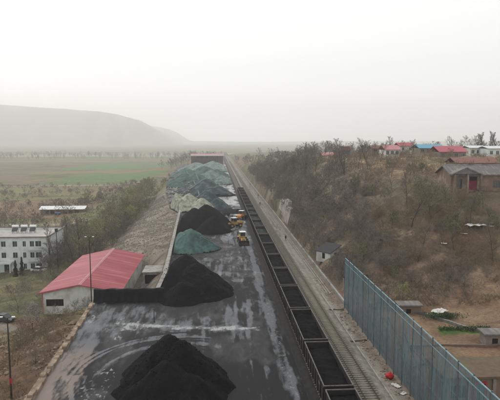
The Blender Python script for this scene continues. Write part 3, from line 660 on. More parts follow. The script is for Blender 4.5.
tag(stones('gravel', pts, .06, .30, mat('gravel_stone', (.22, .20, .175), (.13, .118, .10), .7, .95, 0, coord='World'), 15), 'grey stones covering the bank outside the yard wall', 'gravel', kind='stuff')
pts = []
for k in range(700):
    y = 50 + 60 * r_.random(); x = 20.3 + 1.7 * r_.random(); pts.append((x, y, .1))
tag(stones('track_debris', pts, .04, .2, M['stone'], 16), 'small stones and scraps along the foot of the fence', 'debris', kind='stuff')

# ------------------------------------------------------------------ wagons
WL, WP = 12.35, 13.25
def make_wagon(var=0):
    t = thing('coal_wagon', 'x', 'railway wagon', (12.75, 0, .5), 0, 'open wagons of the coal train')
    hw, hl, z0, z1 = 1.58, WL / 2, 1.05, 3.0
    m = MB(); m.box(-hw, -hw + .07, -hl, hl, z0, z1); m.box(hw - .07, hw, -hl, hl, z0, z1); m.box(-hw + .07, hw - .07, -hl, -hl + .07, z0, z1); m.box(-hw + .07, hw - .07, hl - .07, hl, z0, z1); m.box(-hw + .07, hw - .07, -hl + .07, hl - .07, z0, z0 + .08)
    m.build('body', M['wagon'], t)
    for sd in (-1, 1):
        q_ = MB().prism([(sd * hw, z0), (sd * (hw + .13), z0 + .05), (sd * (hw + .09), z1 - .12), (sd * hw, z1 - .06)], -.09, .09).build('rib', M['wagon'], t)
        for k in range(9):
            q = q_ if k == 0 else q_.copy()
            if k: sc.collection.objects.link(q)
            q.location = (0, -hl + .12 + (WL - .24) * k / 8, 0)
    m = MB(); a = .055
    m.box(-hw - .05, -hw + a, -hl - .05, hl + .05, z1 + .002, z1 + .1); m.box(hw - a, hw + .05, -hl - .05, hl + .05, z1 + .002, z1 + .1)
    m.box(-hw + a, hw - a, -hl - .05, -hl + a, z1 + .002, z1 + .1); m.box(-hw + a, hw - a, hl - a, hl + .05, z1 + .002, z1 + .1)
    m.build('rim', M['wagon_rim'], t)
    xs = np.linspace(-hw + .08, hw - .08, 22); yy_ = np.linspace(-hl + .08, hl - .08, 70); X, Y = np.meshgrid(xs, yy_)
    Z = 2.5 + .3 * (1 - (X / hw) ** 2) * (1 - (Y / hl) ** 4) + (fbm(X / .9, Y / 1.6, 4, 5 + var * 9) - .5) * (.4 + .25 * var) - .12 * var
    i2 = np.arange(X.size).reshape(X.shape); f = np.stack([i2[:-1, :-1], i2[:-1, 1:], i2[1:, 1:], i2[1:, :-1]], -1).reshape(-1, 4)
    link('coal_load', mesh_np('load', np.stack([X, Y, Z], -1).reshape(-1, 3), f, True), M['wagon_net' if var == 3 else 'coal_wagon'], t)
    m = MB(); m.box(-.25, .25, -hl, hl, .7, z0 - .01); m.box(-1.45, 1.45, -hl + .05, -hl + .25, .75, z0 - .01); m.box(-1.45, 1.45, hl - .25, hl - .05, .75, z0 - .01)
    m.box(-1.5, -1.4, -hl, hl, .85, z0 - .01); m.box(1.4, 1.5, -hl, hl, .85, z0 - .01); m.tube([(0.6, -1.2, .65), (.6, .2, .65)], .2, 10); m.build('underframe', M['iron'], t)
    for s in (-1, 1):
        m = MB(); m.box(-.12, .12, s * hl, s * (hl + .45), .62, .86) if s > 0 else m.box(-.12, .12, s * (hl + .45), s * hl, .62, .86); m.build('coupler', M['iron'], t)
    for s in (-1, 1):
        b = MB()
        for x in (-1.03, 1.03): b.prism([(-1.25, .38), (-1.25, .6), (-.5, .75), (.5, .75), (1.25, .6), (1.25, .38), (.6, .42), (.4, .25), (-.4, .25), (-.6, .42)], x - .07, x + .07, 'x')
        b.box(-.96, .96, -.25, .25, .35, .68)
        bo = b.build('bogie', M['iron'], t); bo.location = (0, s * (hl - 2.0), 0)
        for yw in (-.9, .9):
            for sx in (-1, 1):
                wb = MB(); wb.tube([(sx * .70, yw, .43), (sx * .84, yw, .43)], .42, 16); wb.tube([(sx * .66, yw, .43), (sx * .70, yw, .43)], .455, 16); wb.build('wheel', M['rail'], bo)
    # pale number panel and small side marks
    m = MB(); m.box(-hw - .012, -hw - .002, -3.9, -2.6, 2.0, 2.35); m.box(-hw - .012, -hw - .002, 2.4, 3.2, 1.9, 2.2); m.build('marking_panel', M['wagon_rim'], t)
    return t
ORD = ['first', 'second', 'third', 'fourth', 'fifth', 'sixth', 'seventh', 'eighth', 'ninth', 'tenth', 'eleventh', 'twelfth', 'thirteenth', 'fourteenth', 'fifteenth', 'sixteenth', 'seventeenth', 'eighteenth', 'nineteenth', 'twentieth', 'twenty-first', 'twenty-second', 'twenty-third', 'twenty-fourth', 'twenty-fifth', 'twenty-sixth', 'twenty-seventh', 'twenty-eighth', 'twenty-ninth', 'thirtieth', 'thirty-first', 'thirty-second', 'thirty-third', 'thirty-fourth']
WG = [freeze(make_wagon(v)) for v in range(4)]; used_w = set()
NW = 19
for k in range(NW):
    v = 3 if 8 <= k <= 12 else (0, 1, 2, 1, 0, 2, 0)[k % 7]; o = copy_tree(WG[v]) if v in used_w else WG[v]; used_w.add(v)
    o.location = (12.75, 52.65 - WP / 2 + WP * k, .5)
    o['label'] = ('open coal wagon cut off by the near edge of the photo' if k == 0 else 'last open coal wagon at the far end of the train' if k == NW - 1 else ('coal wagon with dark green sheeted load, %s of the train counted from the near end' if 8 <= k <= 12 else 'open black coal wagon, %s of the train counted from the near end') % ORD[k])

# ------------------------------------------------------------------ fence (tall blue windbreak)
t = thing('windbreak_fence', 'tall blue mesh windbreak fence between track and terraced gardens', 'fence', (22.1, 0, 0))
FH = 8.9
ypost = [89.0 - 2.9 * k for k in range(20)]
def fz(y): return Hz(23.4, y)
pst = MB().box(-.06, .06, -.06, .06, -1, FH + .1).build('post', M['fence_post'], t); fr_ = random.Random(8); pst.location = (0, ypost[0], .3)
for y in ypost[1:]:
    c = pst.copy(); sc.collection.objects.link(c); c.location = (0, y, .3 + .05 * fr_.random()); c.rotation_euler = (R(fr_.uniform(-.8, .8)), R(fr_.uniform(-.6, .6)), 0)
for y in ypost[:-1]:
    # corrugated sheet
    V = []; n_ = 27; jz = .06 * math.sin(y * 3.7); jt = .09 * math.sin(y * 5.3)
    for k in range(n_):
        yy = y - .12 - 2.66 * k / (n_ - 1); xo = .03 * (1 if (k // 1) % 2 else -1)
        V += [(xo - .01, yy, .45 + jz), (xo + jt, yy, FH + .18 + jz)]
    f = [[2 * k, 2 * k + 2, 2 * k + 3, 2 * k + 1] for k in range(n_ - 1)]
    link('panel', mesh_np('panel', np.array(V), np.array(f)), M['fence'], t)
m = MB()
for z in (1.2, 3.4, 5.6): m.box(.09, .17, ypost[-1], ypost[0], z, z + .1)
m.build('cross_rail', M['fence_post'], t)
m = MB(); m.box(-.06, .08, ypost[-1], ypost[0], FH + .22, FH + .28); m.box(-.10, -.06, ypost[-1], ypost[0], FH - .55, FH - .45); m.build('top_rail', M['fence_rail'], t)
# stay props on the slope side
for y in ypost[::2]:
    m = MB(); m.tube([(.1, y, 6.5), (2.6, y, .9)], .06, 6); m.build('stay', M['fence_post'], t)

# ------------------------------------------------------------------ buildings
def window(parent, x0, x1, z0, z1, y=0.0, mull=1, fr='frame', n='window'):
    m = MB(); w_ = .07
    m.box(x0 - w_, x0, y - .05, y + .1, z0, z1); m.box(x1, x1 + w_, y - .05, y + .1, z0, z1); m.box(x0 - w_, x1 + w_, y - .05, y + .1, z1, z1 + w_); m.box(x0 - w_ - .05, x1 + w_ + .05, y - .1, y + .1, z0 - w_, z0)
    for k in range(mull):
        xx = x0 + (x1 - x0) * (k + 1) / (mull + 1); m.box(xx - .03, xx + .03, y - .03, y + .08, z0, z1)
    o = m.build(n, M[fr], parent); g = MB(); g.box(x0, x1, y + .02, y + .06, z0, z1); g.build('pane', M['glass'], o); return o
def wall_with_holes(m, x0, x1, z0, z1, holes, y0, y1):
    """a wall slab facing -y with rectangular openings (all sharing rows/columns is not needed)"""
    xs = sorted({x0, x1, *[h for q in holes for h in q[:2]]}); zs = sorted({z0, z1, *[h for q in holes for h in q[2:]]})
    for i in range(len(xs) - 1):
        zz = None
        for j in range(len(zs) - 1):
            cx_, cz_ = (xs[i] + xs[i + 1]) / 2, (zs[j] + zs[j + 1]) / 2
            solid = not any(q[0] < cx_ < q[1] and q[2] < cz_ < q[3] for q in holes)
            if solid and zz is None: zz = zs[j]
            if not solid and zz is not None: m.box(xs[i], xs[i + 1], y0, y1, zz, zs[j]); zz = None
        if zz is not None: m.box(xs[i], xs[i + 1], y0, y1, zz, z1)
# office block
ox = PX(45, 160); oz = Hz(ox - 10, 160) - .2
t = thing('office_block', 'three storey white office block with flat roof, left of the red warehouse', 'building', (ox - 30, 160, oz))
m = MB(); holes = []
for fl in range(3):
    z = .9 + fl * 3.4
    for k in range(6):
        x = 3.2 + k * 3.35
        if fl == 0 and k in (4, 5): continue
        holes.append((x, x + 1.3, z, z + 1.6))
    holes += [(22.9, 23.8, z, z + 1.6), (25.0, 26.2, z, z + 1.6), (26.6, 28.3, z, z + 1.6)]
holes.append((17.2, 19.2, 0, 2.6))
wall_with_holes(m, 0, 30, -.5, 10.4, holes, 0, .3)
m.box(0, .3, .3, 18, -.5, 10.4); m.box(29.7, 30, .3, 18, -.5, 10.4); m.box(.3, 29.7, 17.7, 18, -.5, 10.4)
m.build('wall', M['plaster'], t)
m = MB(); m.box(.3, 29.7, .31, 17.69, 9.6, 9.9); m.build('roof', M['roof_pale'], t)
m = MB(); m.box(-.35, 30.35, -.4, -.05, 10.405, 10.75); m.box(-.35, -.05, -.05, 18.3, 10.405, 10.75); m.box(30.05, 30.35, -.05, 18.3, 10.405, 10.75); m.box(-.05, 30.05, 18.0, 18.3, 10.405, 10.75); m.build('cornice', M['old_wall'], t)
for h_ in holes:
    if h_[2] > .1 or h_[3] < 2.5: window(t, h_[0], h_[1], h_[2], h_[3], .12, 1)
m = MB(); m.box(17.2, 19.2, .15, .22, 0, 2.6); d = m.build('door', M['glass'], t); m = MB(); m.box(18.1, 18.16, .08, .14, .9, 1.5); m.build('handle', M['frame'], d)
m = MB(); m.box(16.3, 20.1, -2.6, -.01, 2.9, 3.3); m.box(16.5, 16.8, -2.4, -2.1, -.3, 2.9); m.box(19.6, 19.9, -2.4, -2.1, -.3, 2.9); m.build('porch', M['plaster'], t)
m = MB()
for fl in range(3): m.box(20.9 + 3.4, 29.4, -1.15, -.01, fl * 3.4 - .1, fl * 3.4 + .05) if fl else None
for fl in (1, 2): m.box(24.3, 29.4, -1.15, -1.05, fl * 3.4 + .06, fl * 3.4 + .85)
m.build('balcony', M['plaster'], t)
for k in range(3):
    tw = thing('water_heater', ('rooftop solar water heater, %s one on the office block roof' % ['nearest the frame edge', 'middle', 'innermost'][k]), 'water heater', (ox - 30 + 16.6 + k * 2.75, 171.5, oz + 9.9), 0, 'water heaters on the office roof')
    m = MB(); m.box(-.75, -.65, -.6, -.5, 0, 1.3); m.box(.65, .75, -.6, -.5, 0, 1.3); m.box(-.75, -.65, .5, .6, 0, 1.9); m.box(.65, .75, .5, .6, 0, 1.9); m.build('stand', M['iron'], tw)
    m = MB(); m.tube([(-1.0, .4, 2.1), (1.0, .4, 2.1)], .42, 14); m.build('tank', M['white'], tw, smooth=False)
    m = MB(); Mt = Matrix.Translation((0, -.2, 1.25)) @ Matrix.Rotation(R(48), 4, 'X'); m.box(-.85, .85, -.9, .9, -.04, .04, Mt); m.build('collector', M['glass'], tw)
# red roofed warehouse
t = thing('warehouse', 'white warehouse with faded red metal gable roof', 'warehouse', (-28.1, 107.5, -6.2))
HWd, LEN = 7.6, 35.0
m = MB(); 
wall_with_holes(m, -HWd, HWd, -.8, 4.6, [(-6.9, -3.4, 1.9, 3.4)], 0, .25)
m.prism([(-HWd, 4.6), (HWd, 4.6), (0, 6.2)], 0, .25)
m.box(-HWd, -HWd + .25, .25, LEN, -.8, 4.6); m.box(HWd - .25, HWd, .25, LEN, -.8, 4.6); m.box(-HWd + .25, HWd - .25, LEN - .25, LEN, -.8, 4.6); m.prism([(-HWd, 4.6), (HWd, 4.6), (0, 6.2)], LEN - .25, LEN)
m.build('wall', M['white_wall'], t)
# corrugated roof: two slopes of trapezoid sheet
V = []; f = []; nr = 170
for s in (-1, 1):
    b0 = len(V)
    for k in range(nr + 1):
        y = -.8 + (LEN + 1.6) * k / nr; dz = .07 * (k % 2)
        V += [(0, y, 6.45 + dz), (s * (HWd + .75), y, 6.45 - 1.6 * (HWd + .75) / HWd + dz)]
    for k in range(nr): q = [b0 + 2 * k, b0 + 2 * k + 1, b0 + 2 * k + 3, b0 + 2 * k + 2]; f.append(q if s > 0 else q[::-1])
rf = link('roof', mesh_np('roof', np.array(V), np.array(f)), M['red_roof'], t)
so_ = rf.modifiers.new('thick', 'SOLIDIFY'); so_.thickness = .06
m = MB(); m.prism([(-.35, 6.44), (0, 6.6), (.35, 6.44), (0, 6.53)], -.85, LEN + .85); m.build('ridge_cap', M['pink_roof'], rf)
m = MB()
for s in (-1, 1): m.prism([(0, 6.40), (0, 6.62), (s * (HWd + .8), 4.98), (s * (HWd + .8), 4.72)], -.9, -.84)
m.build('barge_board', M['red_roof2'], rf)
m = MB(); m.box(-6.9, -3.4, .3, .36, 1.9, 3.4); wdw = m.build('window_opening', M['dark'], t)
m = MB()
for x in (-6.3, -5.7, -5.1, -4.5, -3.9): m.box(x - .03, x + .03, .1, .16, 1.9, 3.4)
m.build('bars', M['iron'], wdw)
m = MB(); m.box(-HWd - .05, -HWd + .12, -.06, -.004, -.8, 4.6); m.build('corner_trim', M['red_roof2'], t)
# brick lean-to with a black doorway, between warehouse and yard wall
t = thing('brick_store', 'small block store with dark front between warehouse and yard wall', 'shed', (-14.6, 118, -4.2))
m = MB(); wall_with_holes(m, -2.2, 2.2, -1, 4.0, [(-1.8, 1.7, 1.4, 3.5)], 0, .25); m.box(-2.2, -1.95, .25, 6, -1, 4); m.box(1.95, 2.2, .25, 6, -1, 4); m.box(-1.95, 1.95, 5.75, 6, -1, 4); m.build('wall', M['wallpale'], t)
MB().box(-2.4, 2.4, -.2, 6.2, 4.005, 4.2).build('roof', M['concrete'], t); MB().box(-1.8, 1.7, .3, .36, 1.4, 3.5).build('opening', M['dark'], t)
# long white shed in the fields
sx0, sx1 = PX(40, 288), PX(84, 288); z_ = Hz((sx0 + sx1) / 2, 288) - .2
t = thing('field_shed', 'long low shed with white roof in the fields behind the office', 'shed', (sx0, 288, z_))
W = sx1 - sx0; m = MB(); wall_with_holes(m, 0, W, -1, 2.6, [(2 + k * 3.2, 4.2 + k * 3.2, .2, 2.0) for k in range(6)], 0, .2); m.box(0, .2, .2, 7, -1, 2.6); m.box(W - .2, W, .2, 7, -1, 2.6); m.box(.2, W - .2, 6.8, 7, -1, 2.6); m.build('wall', M['brick'], t)
m = MB(); m.prism([(-.8, 2.62), (-.8, 2.75), (3.5, 4.1), (7.8, 2.75), (7.8, 2.62), (3.5, 3.95)], -.6, W + .6, 'x'); m.build('roof', M['white_roof'], t)
t = thing('farm_cart', 'small blue cart parked in front of the long white shed', 'cart', (PX(57, 284), 284, Hz(PX(57, 284), 284)))
MB().box(-1.4, 1.4, -.8, .8, .7, 1.5).build('tray', M['blue'], t, bevel=.05); 
for s in (-1, 1): MB().tube([(-.9 * 1, s * .85, .4), (-.9, s * .7, .4)], .4, 12).build('wheel', M['rubber'], t); MB().tube([(.9, s * .85, .4), (.9, s * .7, .4)], .4, 12).build('wheel', M['rubber'], t)
# far loading shed across the end of the yard
t = thing('loading_shed', 'far open sided loading shed with pinkish roof at the yard end', 'shed', (PX(192, 600), 600, -.3))
W = PX(223, 600) - PX(192, 600); m = MB(); m.prism([(-2, 12.6), (-2, 12.9), (7, 14.3), (16, 12.9), (16, 12.6), (7, 14.0)], -1, W + 1, 'x'); m.build('roof', M['pink_roof'], t)
MB().box(-1, W + 1, -2.25, -2.02, 12.0, 13.0).build('fascia', M['white_roof'], t)
for k in range(7):
    for q in (0, 13): MB().box(W * k / 6 - .4, W * k / 6 + .4, q, q + .8, 0, 12.6).build('column', M['iron'], t)
MB().box(.5, W - .5, 13.9, 14.2, 0, 12.5).build('back_wall', M['brick'], t); MB().box(.5, W - 8, .2, .5, 4.0, 8.6).build('side_wall', M['iron'], t)

# grey tiled farmhouse on the plateau
gy_ = 130.0; gx0, gx1 = PX(450, gy_), PX(450, gy_) + 22; gz = 16.5
t = thing('farmhouse', 'old brick farmhouse with grey tiled roof and dark red gateway', 'house', (gx0, gy_, gz))
W = gx1 - gx0; m = MB(); ho = [(1.5, 2.9, .7, 3.2), (4.3, 6.9, .4, 3.8), (11, 13, 1, 2.8)]
wall_with_holes(m, 0, W, -2, 4.4, ho, 0, .35); m.box(0, .35, .35, 8, -2, 4.4); m.box(W - .35, W, .35, 8, -2, 4.4); m.box(.35, W - .35, 7.65, 8, -2, 4.4); m.prism([(0, 4.4), (8, 4.4), (4, 6.1)], 0, .3, 'x'); m.build('wall', M['brick_dark'], t)
m = MB(); m.prism([(-.9, 4.15), (-.9, 4.4), (4, 6.55), (8.9, 4.4), (8.9, 4.15), (4, 6.25)], -.7, W + .7, 'x'); rf = m.build('roof', M['tile'], t); MB().box(-.8, W + .8, 3.85, 4.15, 6.48, 6.75).build('ridge', M['wallpale'], rf)
m = MB(); m.prism([(-.6, 4.6), (3.2, 6.3), (7.2, 4.6), (7.2, 4.35), (3.2, 6.0), (-.6, 4.35)], -1.9, .6); m.prism([(-.1, 4.6), (3.2, 5.95), (6.7, 4.6)], -1.6, -1.4); m.build('porch_gable', M['tile'], t)
[MB().box(a, a + .42, -1.7, -1.2, -2, 4.55).build('pillar', M['brick_dark'], t) for a in (.15, 3.5, 6.9)]
MB().box(4.3, 6.9, .36, .42, 2.7, 3.8).build('lintel_shade', M['dark'], t); MB().box(4.35, 6.85, .15, .3, .4, 2.75).build('gate', M['maroon'], t)
window(t, 1.5, 2.9, .7, 3.2, .15, 1, 'old_wall'); window(t, 11, 13, 1, 2.8, .15, 2, 'old_wall')
t2 = MB().box(gx0 - 3, gx1 + 6, gy_ - 3.4, gy_ - 3.0, gz - 3.6, gz - .9).build('terrace_wall', M['old_wall']); tag(t2, 'pale terrace wall below the farmhouse with the dark red gateway', 'wall')
tag(MB().box(gx0 - 3, gx1 + 6, gy_ - 3.0, gy_ + .3, gz - 3.2, gz - .92).build('terrace', M['old_wall']), 'paved terrace in front of the old grey farmhouse', 'terrace')

def cottage(u0, u1, y, zb, hw, hr, dp, rm, wm, label, gable=False, nwin=3):
    x0, x1 = PX(u0, y), PX(u1, y); W = x1 - x0; zb = zb if zb is not None else Hz((x0 + x1) / 2, y)
    t = thing('village_house', label, 'house', (x0, y, zb), 0, 'village houses on the plateau'); m = MB(); hs = []
    for k in range(nwin): xx = W * (k + .5) / nwin; hs.append((xx - .6, xx + .6, 1.0, min(2.4, hw - .4)))
    wall_with_holes(m, 0, W, -3, hw, hs, 0, .3); m.box(0, .3, .3, dp, -3, hw); m.box(W - .3, W, .3, dp, -3, hw); m.box(.3, W - .3, dp - .3, dp, -3, hw)
    if gable: m.prism([(0, hw), (W, hw), (W / 2, hw + hr)], 0, .3)
    m.build('wall', M[wm], t); m = MB()
    if gable: m.prism([(-.5, hw + .02), (-.5, hw + .2), (W / 2, hw + hr + .3), (W + .5, hw + .2), (W + .5, hw + .02), (W / 2, hw + hr + .06)], -.6, dp + .5)
    else: m.prism([(-.6, hw + .02), (-.6, hw + .2), (dp / 2, hw + hr + .2), (dp + .6, hw + .2), (dp + .6, hw + .02), (dp / 2, hw + hr)], -.5, W + .5, 'x')
    m.build('roof', M[rm], t)
    for h_ in hs: window(t, h_[0], h_[1], h_[2], h_[3], .1, 1)
    return t
cottage(384, 398, 215, 22.6, 2.8, 1.8, 9, 'pink_roof', 'white_wall', 'village house with pink roof and bright white front wall', nwin=3)
cottage(371, 384, 235, 23.4, 2.2, 1.3, 7, 'brown_roof', 'brick', 'low brown roofed brick house beside the pink roofed one', nwin=2)
cottage(398, 412, 260, 23.4, 3.0, 1.6, 8, 'red_roof2', 'white_wall', 'small red roofed house between the pink and blue roofed ones', nwin=2)
cottage(418, 441, 228, 23.2, 2.6, 1.6, 10, 'blue_roof', 'old_wall', 'village house with bright blue metal roof', nwin=4)
cottage(438, 464, 205, 21.7, 3.0, 2.2, 11, 'red_roof2', 'old_wall', 'largest village house with plain red roof beside the blue one', nwin=4)
cottage(455, 496, 168, 19.3, 2.6, 1.7, 8, 'brown_roof', 'brick', 'long brown red roofed house just behind the grey farmhouse', nwin=6)
cottage(468, 484, 222, 22.8, 3.2, .9, 9, 'white_roof', 'white_wall', 'white roofed village house behind the long brown red roof', nwin=3)
cottage(486, 504, 214, 22.6, 3.3, .9, 9, 'white_roof', 'plaster', 'white roofed village house cut by the frame edge', nwin=3)
cottage(322, 337, 300, 17.6, 3.0, 1.6, 8, 'pink_roof', 'brick', 'faded pink roofed house half hidden behind ridge trees', nwin=2)
# water tower like kiosk on legs
kx = PX(343.5, 205); kz = Hz(kx, 205)
t = thing('lookout_kiosk', 'raised kiosk with red roof on green legs at the ridge', 'kiosk', (kx, 205, kz))
[MB().box(x - .1, x + .1, y - .1, y + .1, -1.5, 3.6).build('leg', M['green_roof'], t) for x in (-1.5, 1.5) for y in (-1.2, 1.2)]
MB().box(-1.8, 1.8, -1.5, 1.5, 3.605, 5.0).build('cabin', M['green_roof'], t); m = MB(); m.prism([(-2.1, 5.01), (-1.5, 6.6), (1.5, 6.6), (2.1, 5.01)], -1.8, 1.8); m.build('roof', M['brown_roof'], t)

# bottom right flat roofed brick shed
t = thing('garden_shed', 'flat earth roofed brick shed with red door frame behind the fence', 'shed', (G(480.5, 382, 3.55)[0] - 2.2, G(480.5, 382, 3.55)[1], 1.0))
ho = [(1.7, 2.75, 0, 2.35), (-1.0, .6, .9, 2.2), (5.4, 6.9, .9, 2.2)]
m = MB(); wall_with_holes(m, -1.6, 10, -1, 3.0, ho, 0, .25); m.box(-1.6, -1.35, .25, 4.6, -1, 3); m.box(9.75, 10, .25, 4.6, -1, 3); m.box(-1.35, 9.75, 4.35, 4.6, -1, 3); m.build('wall', M['brick'], t)
MB().box(-1.9, 10.3, -.35, 4.9, 3.003, 3.28).build('roof', M['earth'], t, bevel=.03)
for x in (-.2 - 1.2, 1.0, 3.7, 7.6): MB().box(x - .18, x + .18, -.2, -.005, -1, 3.0).build('pilaster', M['old_wall'], t)
m = MB(); m.box(1.55, 1.72, -.1, .1, 0, 2.4); m.box(2.73, 2.9, -.1, .1, 0, 2.4); m.box(1.55, 2.9, -.1, .1, 2.4, 2.58); m.build('door_frame', M['red_paint'], t)
d = MB().box(1.75, 2.7, .08, .14, 0, 2.35).build('door', M['green_roof'], t); MB().box(2.55, 2.6, .02, .07, 1.0, 1.15).build('handle', M['frame'], d)
window(t, -1.0, .6, .9, 2.2, .1, 1, 'red_paint'); window(t, 5.4, 6.9, .9, 2.2, .1, 1, 'red_paint')
def outhouse(u, v, zt, W, D, Hh, label, rm_='earth', wm='brick'):
    x, y = G(u, v, zt); t = thing('outhouse', label, 'outhouse', (x, y, zt - Hh), R(-4), 'small outhouses on the garden plots')
    m = MB(); wall_with_holes(m, 0, W, -1.2, Hh, [(W * .3, W * .3 + .8, 0, Hh - .5)], 0, .2); m.box(0, .2, .2, D, -1.2, Hh); m.box(W - .2, W, .2, D, -1.2, Hh); m.box(.2, W - .2, D - .2, D, -1.2, Hh); m.build('wall', M[wm], t)
    MB().box(-.3, W + .3, -.3, D + .3, Hh + .003, Hh + .2).build('roof', M[rm_], t); MB().box(W * .3, W * .3 + .8, .08, .14, 0, Hh - .5).build('door', M['dark'], t)
outhouse(444, 366, 3.6, 1.9, 3.4, 2.5, 'small brick outhouse adjoining the flat earth roofed shed')
outhouse(400, 306, 2.8, 3.4, 2.0, 1.6, 'low brick outhouse behind the fence near the white marker post', 'tile')
outhouse(486, 335, 2.6, 3.0, 2.0, 1.7, 'low outhouse at the frame edge beside the winding garden wall', 'tile', 'old_wall')
# garden walls, edging and hedge on the terraces
def strip(name, pts, w_, h_, m_, label, cat):
    m = MB()
    for (a, b) in zip(pts[:-1], pts[1:]):
        d = Vector((b[0] - a[0], b[1] - a[1], 0)); n_ = max(2, int(d.length / 1.5)); u = Vector((-d.y, d.x, 0)).normalized() * w_ / 2
        for k in range(n_):
            p = Vector(a[:2] + (0,)) + d * k / n_; q = Vector(a[:2] + (0,)) + d * (k + 1) / n_; zp, zq = Hz(p.x, p.y), Hz(q.x, q.y); b0 = len(m.v)
            for (c, zc) in ((p, zp), (q, zq)):
                for s in (-1, 1):
                    m.v += [(c.x + s * u.x, c.y + s * u.y, zc - .6), (c.x + s * u.x, c.y + s * u.y, zc + h_)]
            m.f += [[b0, b0 + 1, b0 + 3, b0 + 2], [b0 + 4, b0 + 6, b0 + 7, b0 + 5], [b0, b0 + 4, b0 + 5, b0 + 1], [b0 + 2, b0 + 3, b0 + 7, b0 + 6], [b0 + 1, b0 + 5, b0 + 7, b0 + 3]]
    return tag(m.build(name, m_), label, cat)
strip('garden_wall', [(26, 85), (33, 81), (39, 74), (44, 68)], .35, .45, M['wallpale'], 'pale garden wall winding down beside the brown terraces', 'wall')
strip('garden_wall', [(24.5, 69), (34, 68.6), (42, 69)], .3, .3, M['brick'], 'low brick wall edging the plot behind the garden shed', 'wall')
strip('garden_wall', [(24.5, 63.2), (33, 62.8), (40, 63)], .3, .35, M['brick'], 'low brick wall just behind the flat roofed shed', 'wall')

# retaining slab and hut on the cutting slope
t = thing('retaining_slab', 'pale pinkish concrete slab facing the cutting slope', 'retaining wall', (23.75, 178, -.6))
m = MB(); m.prism([(0, -.6), (0, .6), (1.3, 6.4), (2.6, 6.4), (2.6, -.6)], 0, 9); m.prism([(0.2, -.6), (.2, .6), (1.7, 8.2), (3.0, 8.2), (3.0, -.6)], 9.05, 20); m.prism([(0.3, -.6), (.3, .6), (1.5, 6.6), (2.8, 6.6), (2.8, -.6)], 20.05, 32); m.build('slab', mat('pink_concrete', (.33, .29, .27), (.25, .215, .20), .8, .9, .01, c3=(.18, .155, .14), s3=.4), t)
hx, hy = PX(329, 121), 121.0
t = thing('slope_hut', 'small dark lean-to hut with white walls on the cutting slope', 'hut', (hx, hy, 2.4), R(38)); t.scale = (.82, .82, .82)
m = MB(); m.prism([(-2.1, -1.5), (2.1, -1.5), (2.1, 3.0), (-2.1, 1.5)], -2.6, 2.6); m.build('wall', M['white_wall'], t)
m = MB(); m.prism([(-2.5, 1.4), (-2.5, 1.58), (2.5, 3.36), (2.5, 3.18)], -2.9, 2.9); m.build('roof', mat('dark_tiles', (.045, .045, .047), (.03, .03, .031), 3, .9, .03), t)
MB().box(-2.13, -2.103, -.6, .4, -.4, 1.2).build('door', M['dark'], t); MB().box(-.5, .5, -2.63, -2.603, .6, 1.4).build('window', M['glass'], t)

# ------------------------------------------------------------------ machines
def wheel(parent, x, y, r, w_, name='wheel'):
    s = 1 if x > 0 else -1
    m = MB(); m.tube([(x - w_ / 2, y, r), (x - w_ / 2 + .06, y, r), (x + w_ / 2 - .06, y, r), (x + w_ / 2, y, r)], [r * .9, r, r, r * .9], 20); o = m.build(name, M['rubber'], parent)
    MB().tube([(x + s * w_ / 2 - s * .02, y, r), (x + s * w_ / 2 + s * .03, y, r)], r * .5, 14).build('rim', M['yellow'] if name == 'wheel' else M['iron'], o); return o
def loader(x, y, rz, paint, label):
    """wheel loader, bucket towards -y"""
    t = thing('wheel_loader', label, 'wheel loader', (x, y, 0), rz, 'wheel loaders in the yard')
    P_ = M[paint]
    m = MB(); m.prism([(.2, 1.0), (.2, 2.15), (2.6, 2.05), (3.1, 1.7), (3.1, .9)], -.85, .85, 'x'); m.build('engine_cover', P_, t, bevel=.06)
    m = MB(); m.box(-.35, .35, -2.3, .4, .75, 1.15); m.box(-.5, .5, -2.4, -1.6, .75, 1.6); m.build('front_frame', P_, t)
    m = MB(); [m.box(a, b, c, d, 2.1, 3.2) for a, b, c, d in ((-.75, -.67, -.9, -.82), (.67, .75, -.9, -.82), (-.75, -.67, .55, .63), (.67, .75, .55, .63))]; m.box(-.75, .75, -.9, .63, 1.2, 2.1); cb = m.build('cab', P_, t)
    MB().box(-.69, .69, -.86, .6, 2.12, 3.18).build('cab_glass', M['glass'], cb); MB().box(-.9, .9, -1.1, .8, 3.205, 3.36).build('cab_roof', M['white'], cb, bevel=.04)
    for s in (-1, 1):
        m = MB(); m.prism([(-1.7, 1.75), (-1.7, 1.45), (-2.7, 1.0), (-3.5, .45), (-3.6, .7), (-2.7, 1.5)], s * .55 - .09, s * .55 + .09, 'x'); m.build('lift_arm', P_, t)
        m = MB(); m.box(s * .75 if s > 0 else -1.35, 1.35 if s > 0 else -.75, 1.0, 2.4, 1.55, 1.65); m.build('fender', P_, t)
        wheel(t, s * 1.1, -1.6, .78, .58); wheel(t, s * 1.1, 1.6, .78, .58)
    m = MB(); m.prism([(-3.5, .1), (-4.55, .1), (-4.6, .16), (-3.65, .22), (-3.55, .6), (-3.7, 1.15), (-3.95, 1.3), (-3.9, 1.38), (-3.6, 1.2), (-3.42, .7)], -1.45, 1.45, 'x'); bk = m.build('bucket', M['iron'], t)
    m = MB(); [m.prism([(-3.5, .1), (-4.5, .1), (-3.95, 1.33), (-3.5, 1.1)], s * 1.42 - .03, s * 1.42 + .03, 'x') for s in (-1, 1)]; m.build('bucket_side', M['iron'], bk)
    MB().tube([(-.5, 2.0, 2.05), (-.5, 2.0, 2.75)], .06, 8).build('exhaust', M['iron'], t)
    for s in (-.45, .45): MB().box(s - .1, s + .1, -2.44, -2.405, 1.4, 1.55).build('headlight', M['white'], t)
    return t
def loader2(*a): return loader(*a)
loader(7.2, 150.5, R(4), 'yellow', 'yellow wheel loader with white cab roof facing the camera, nearest one')
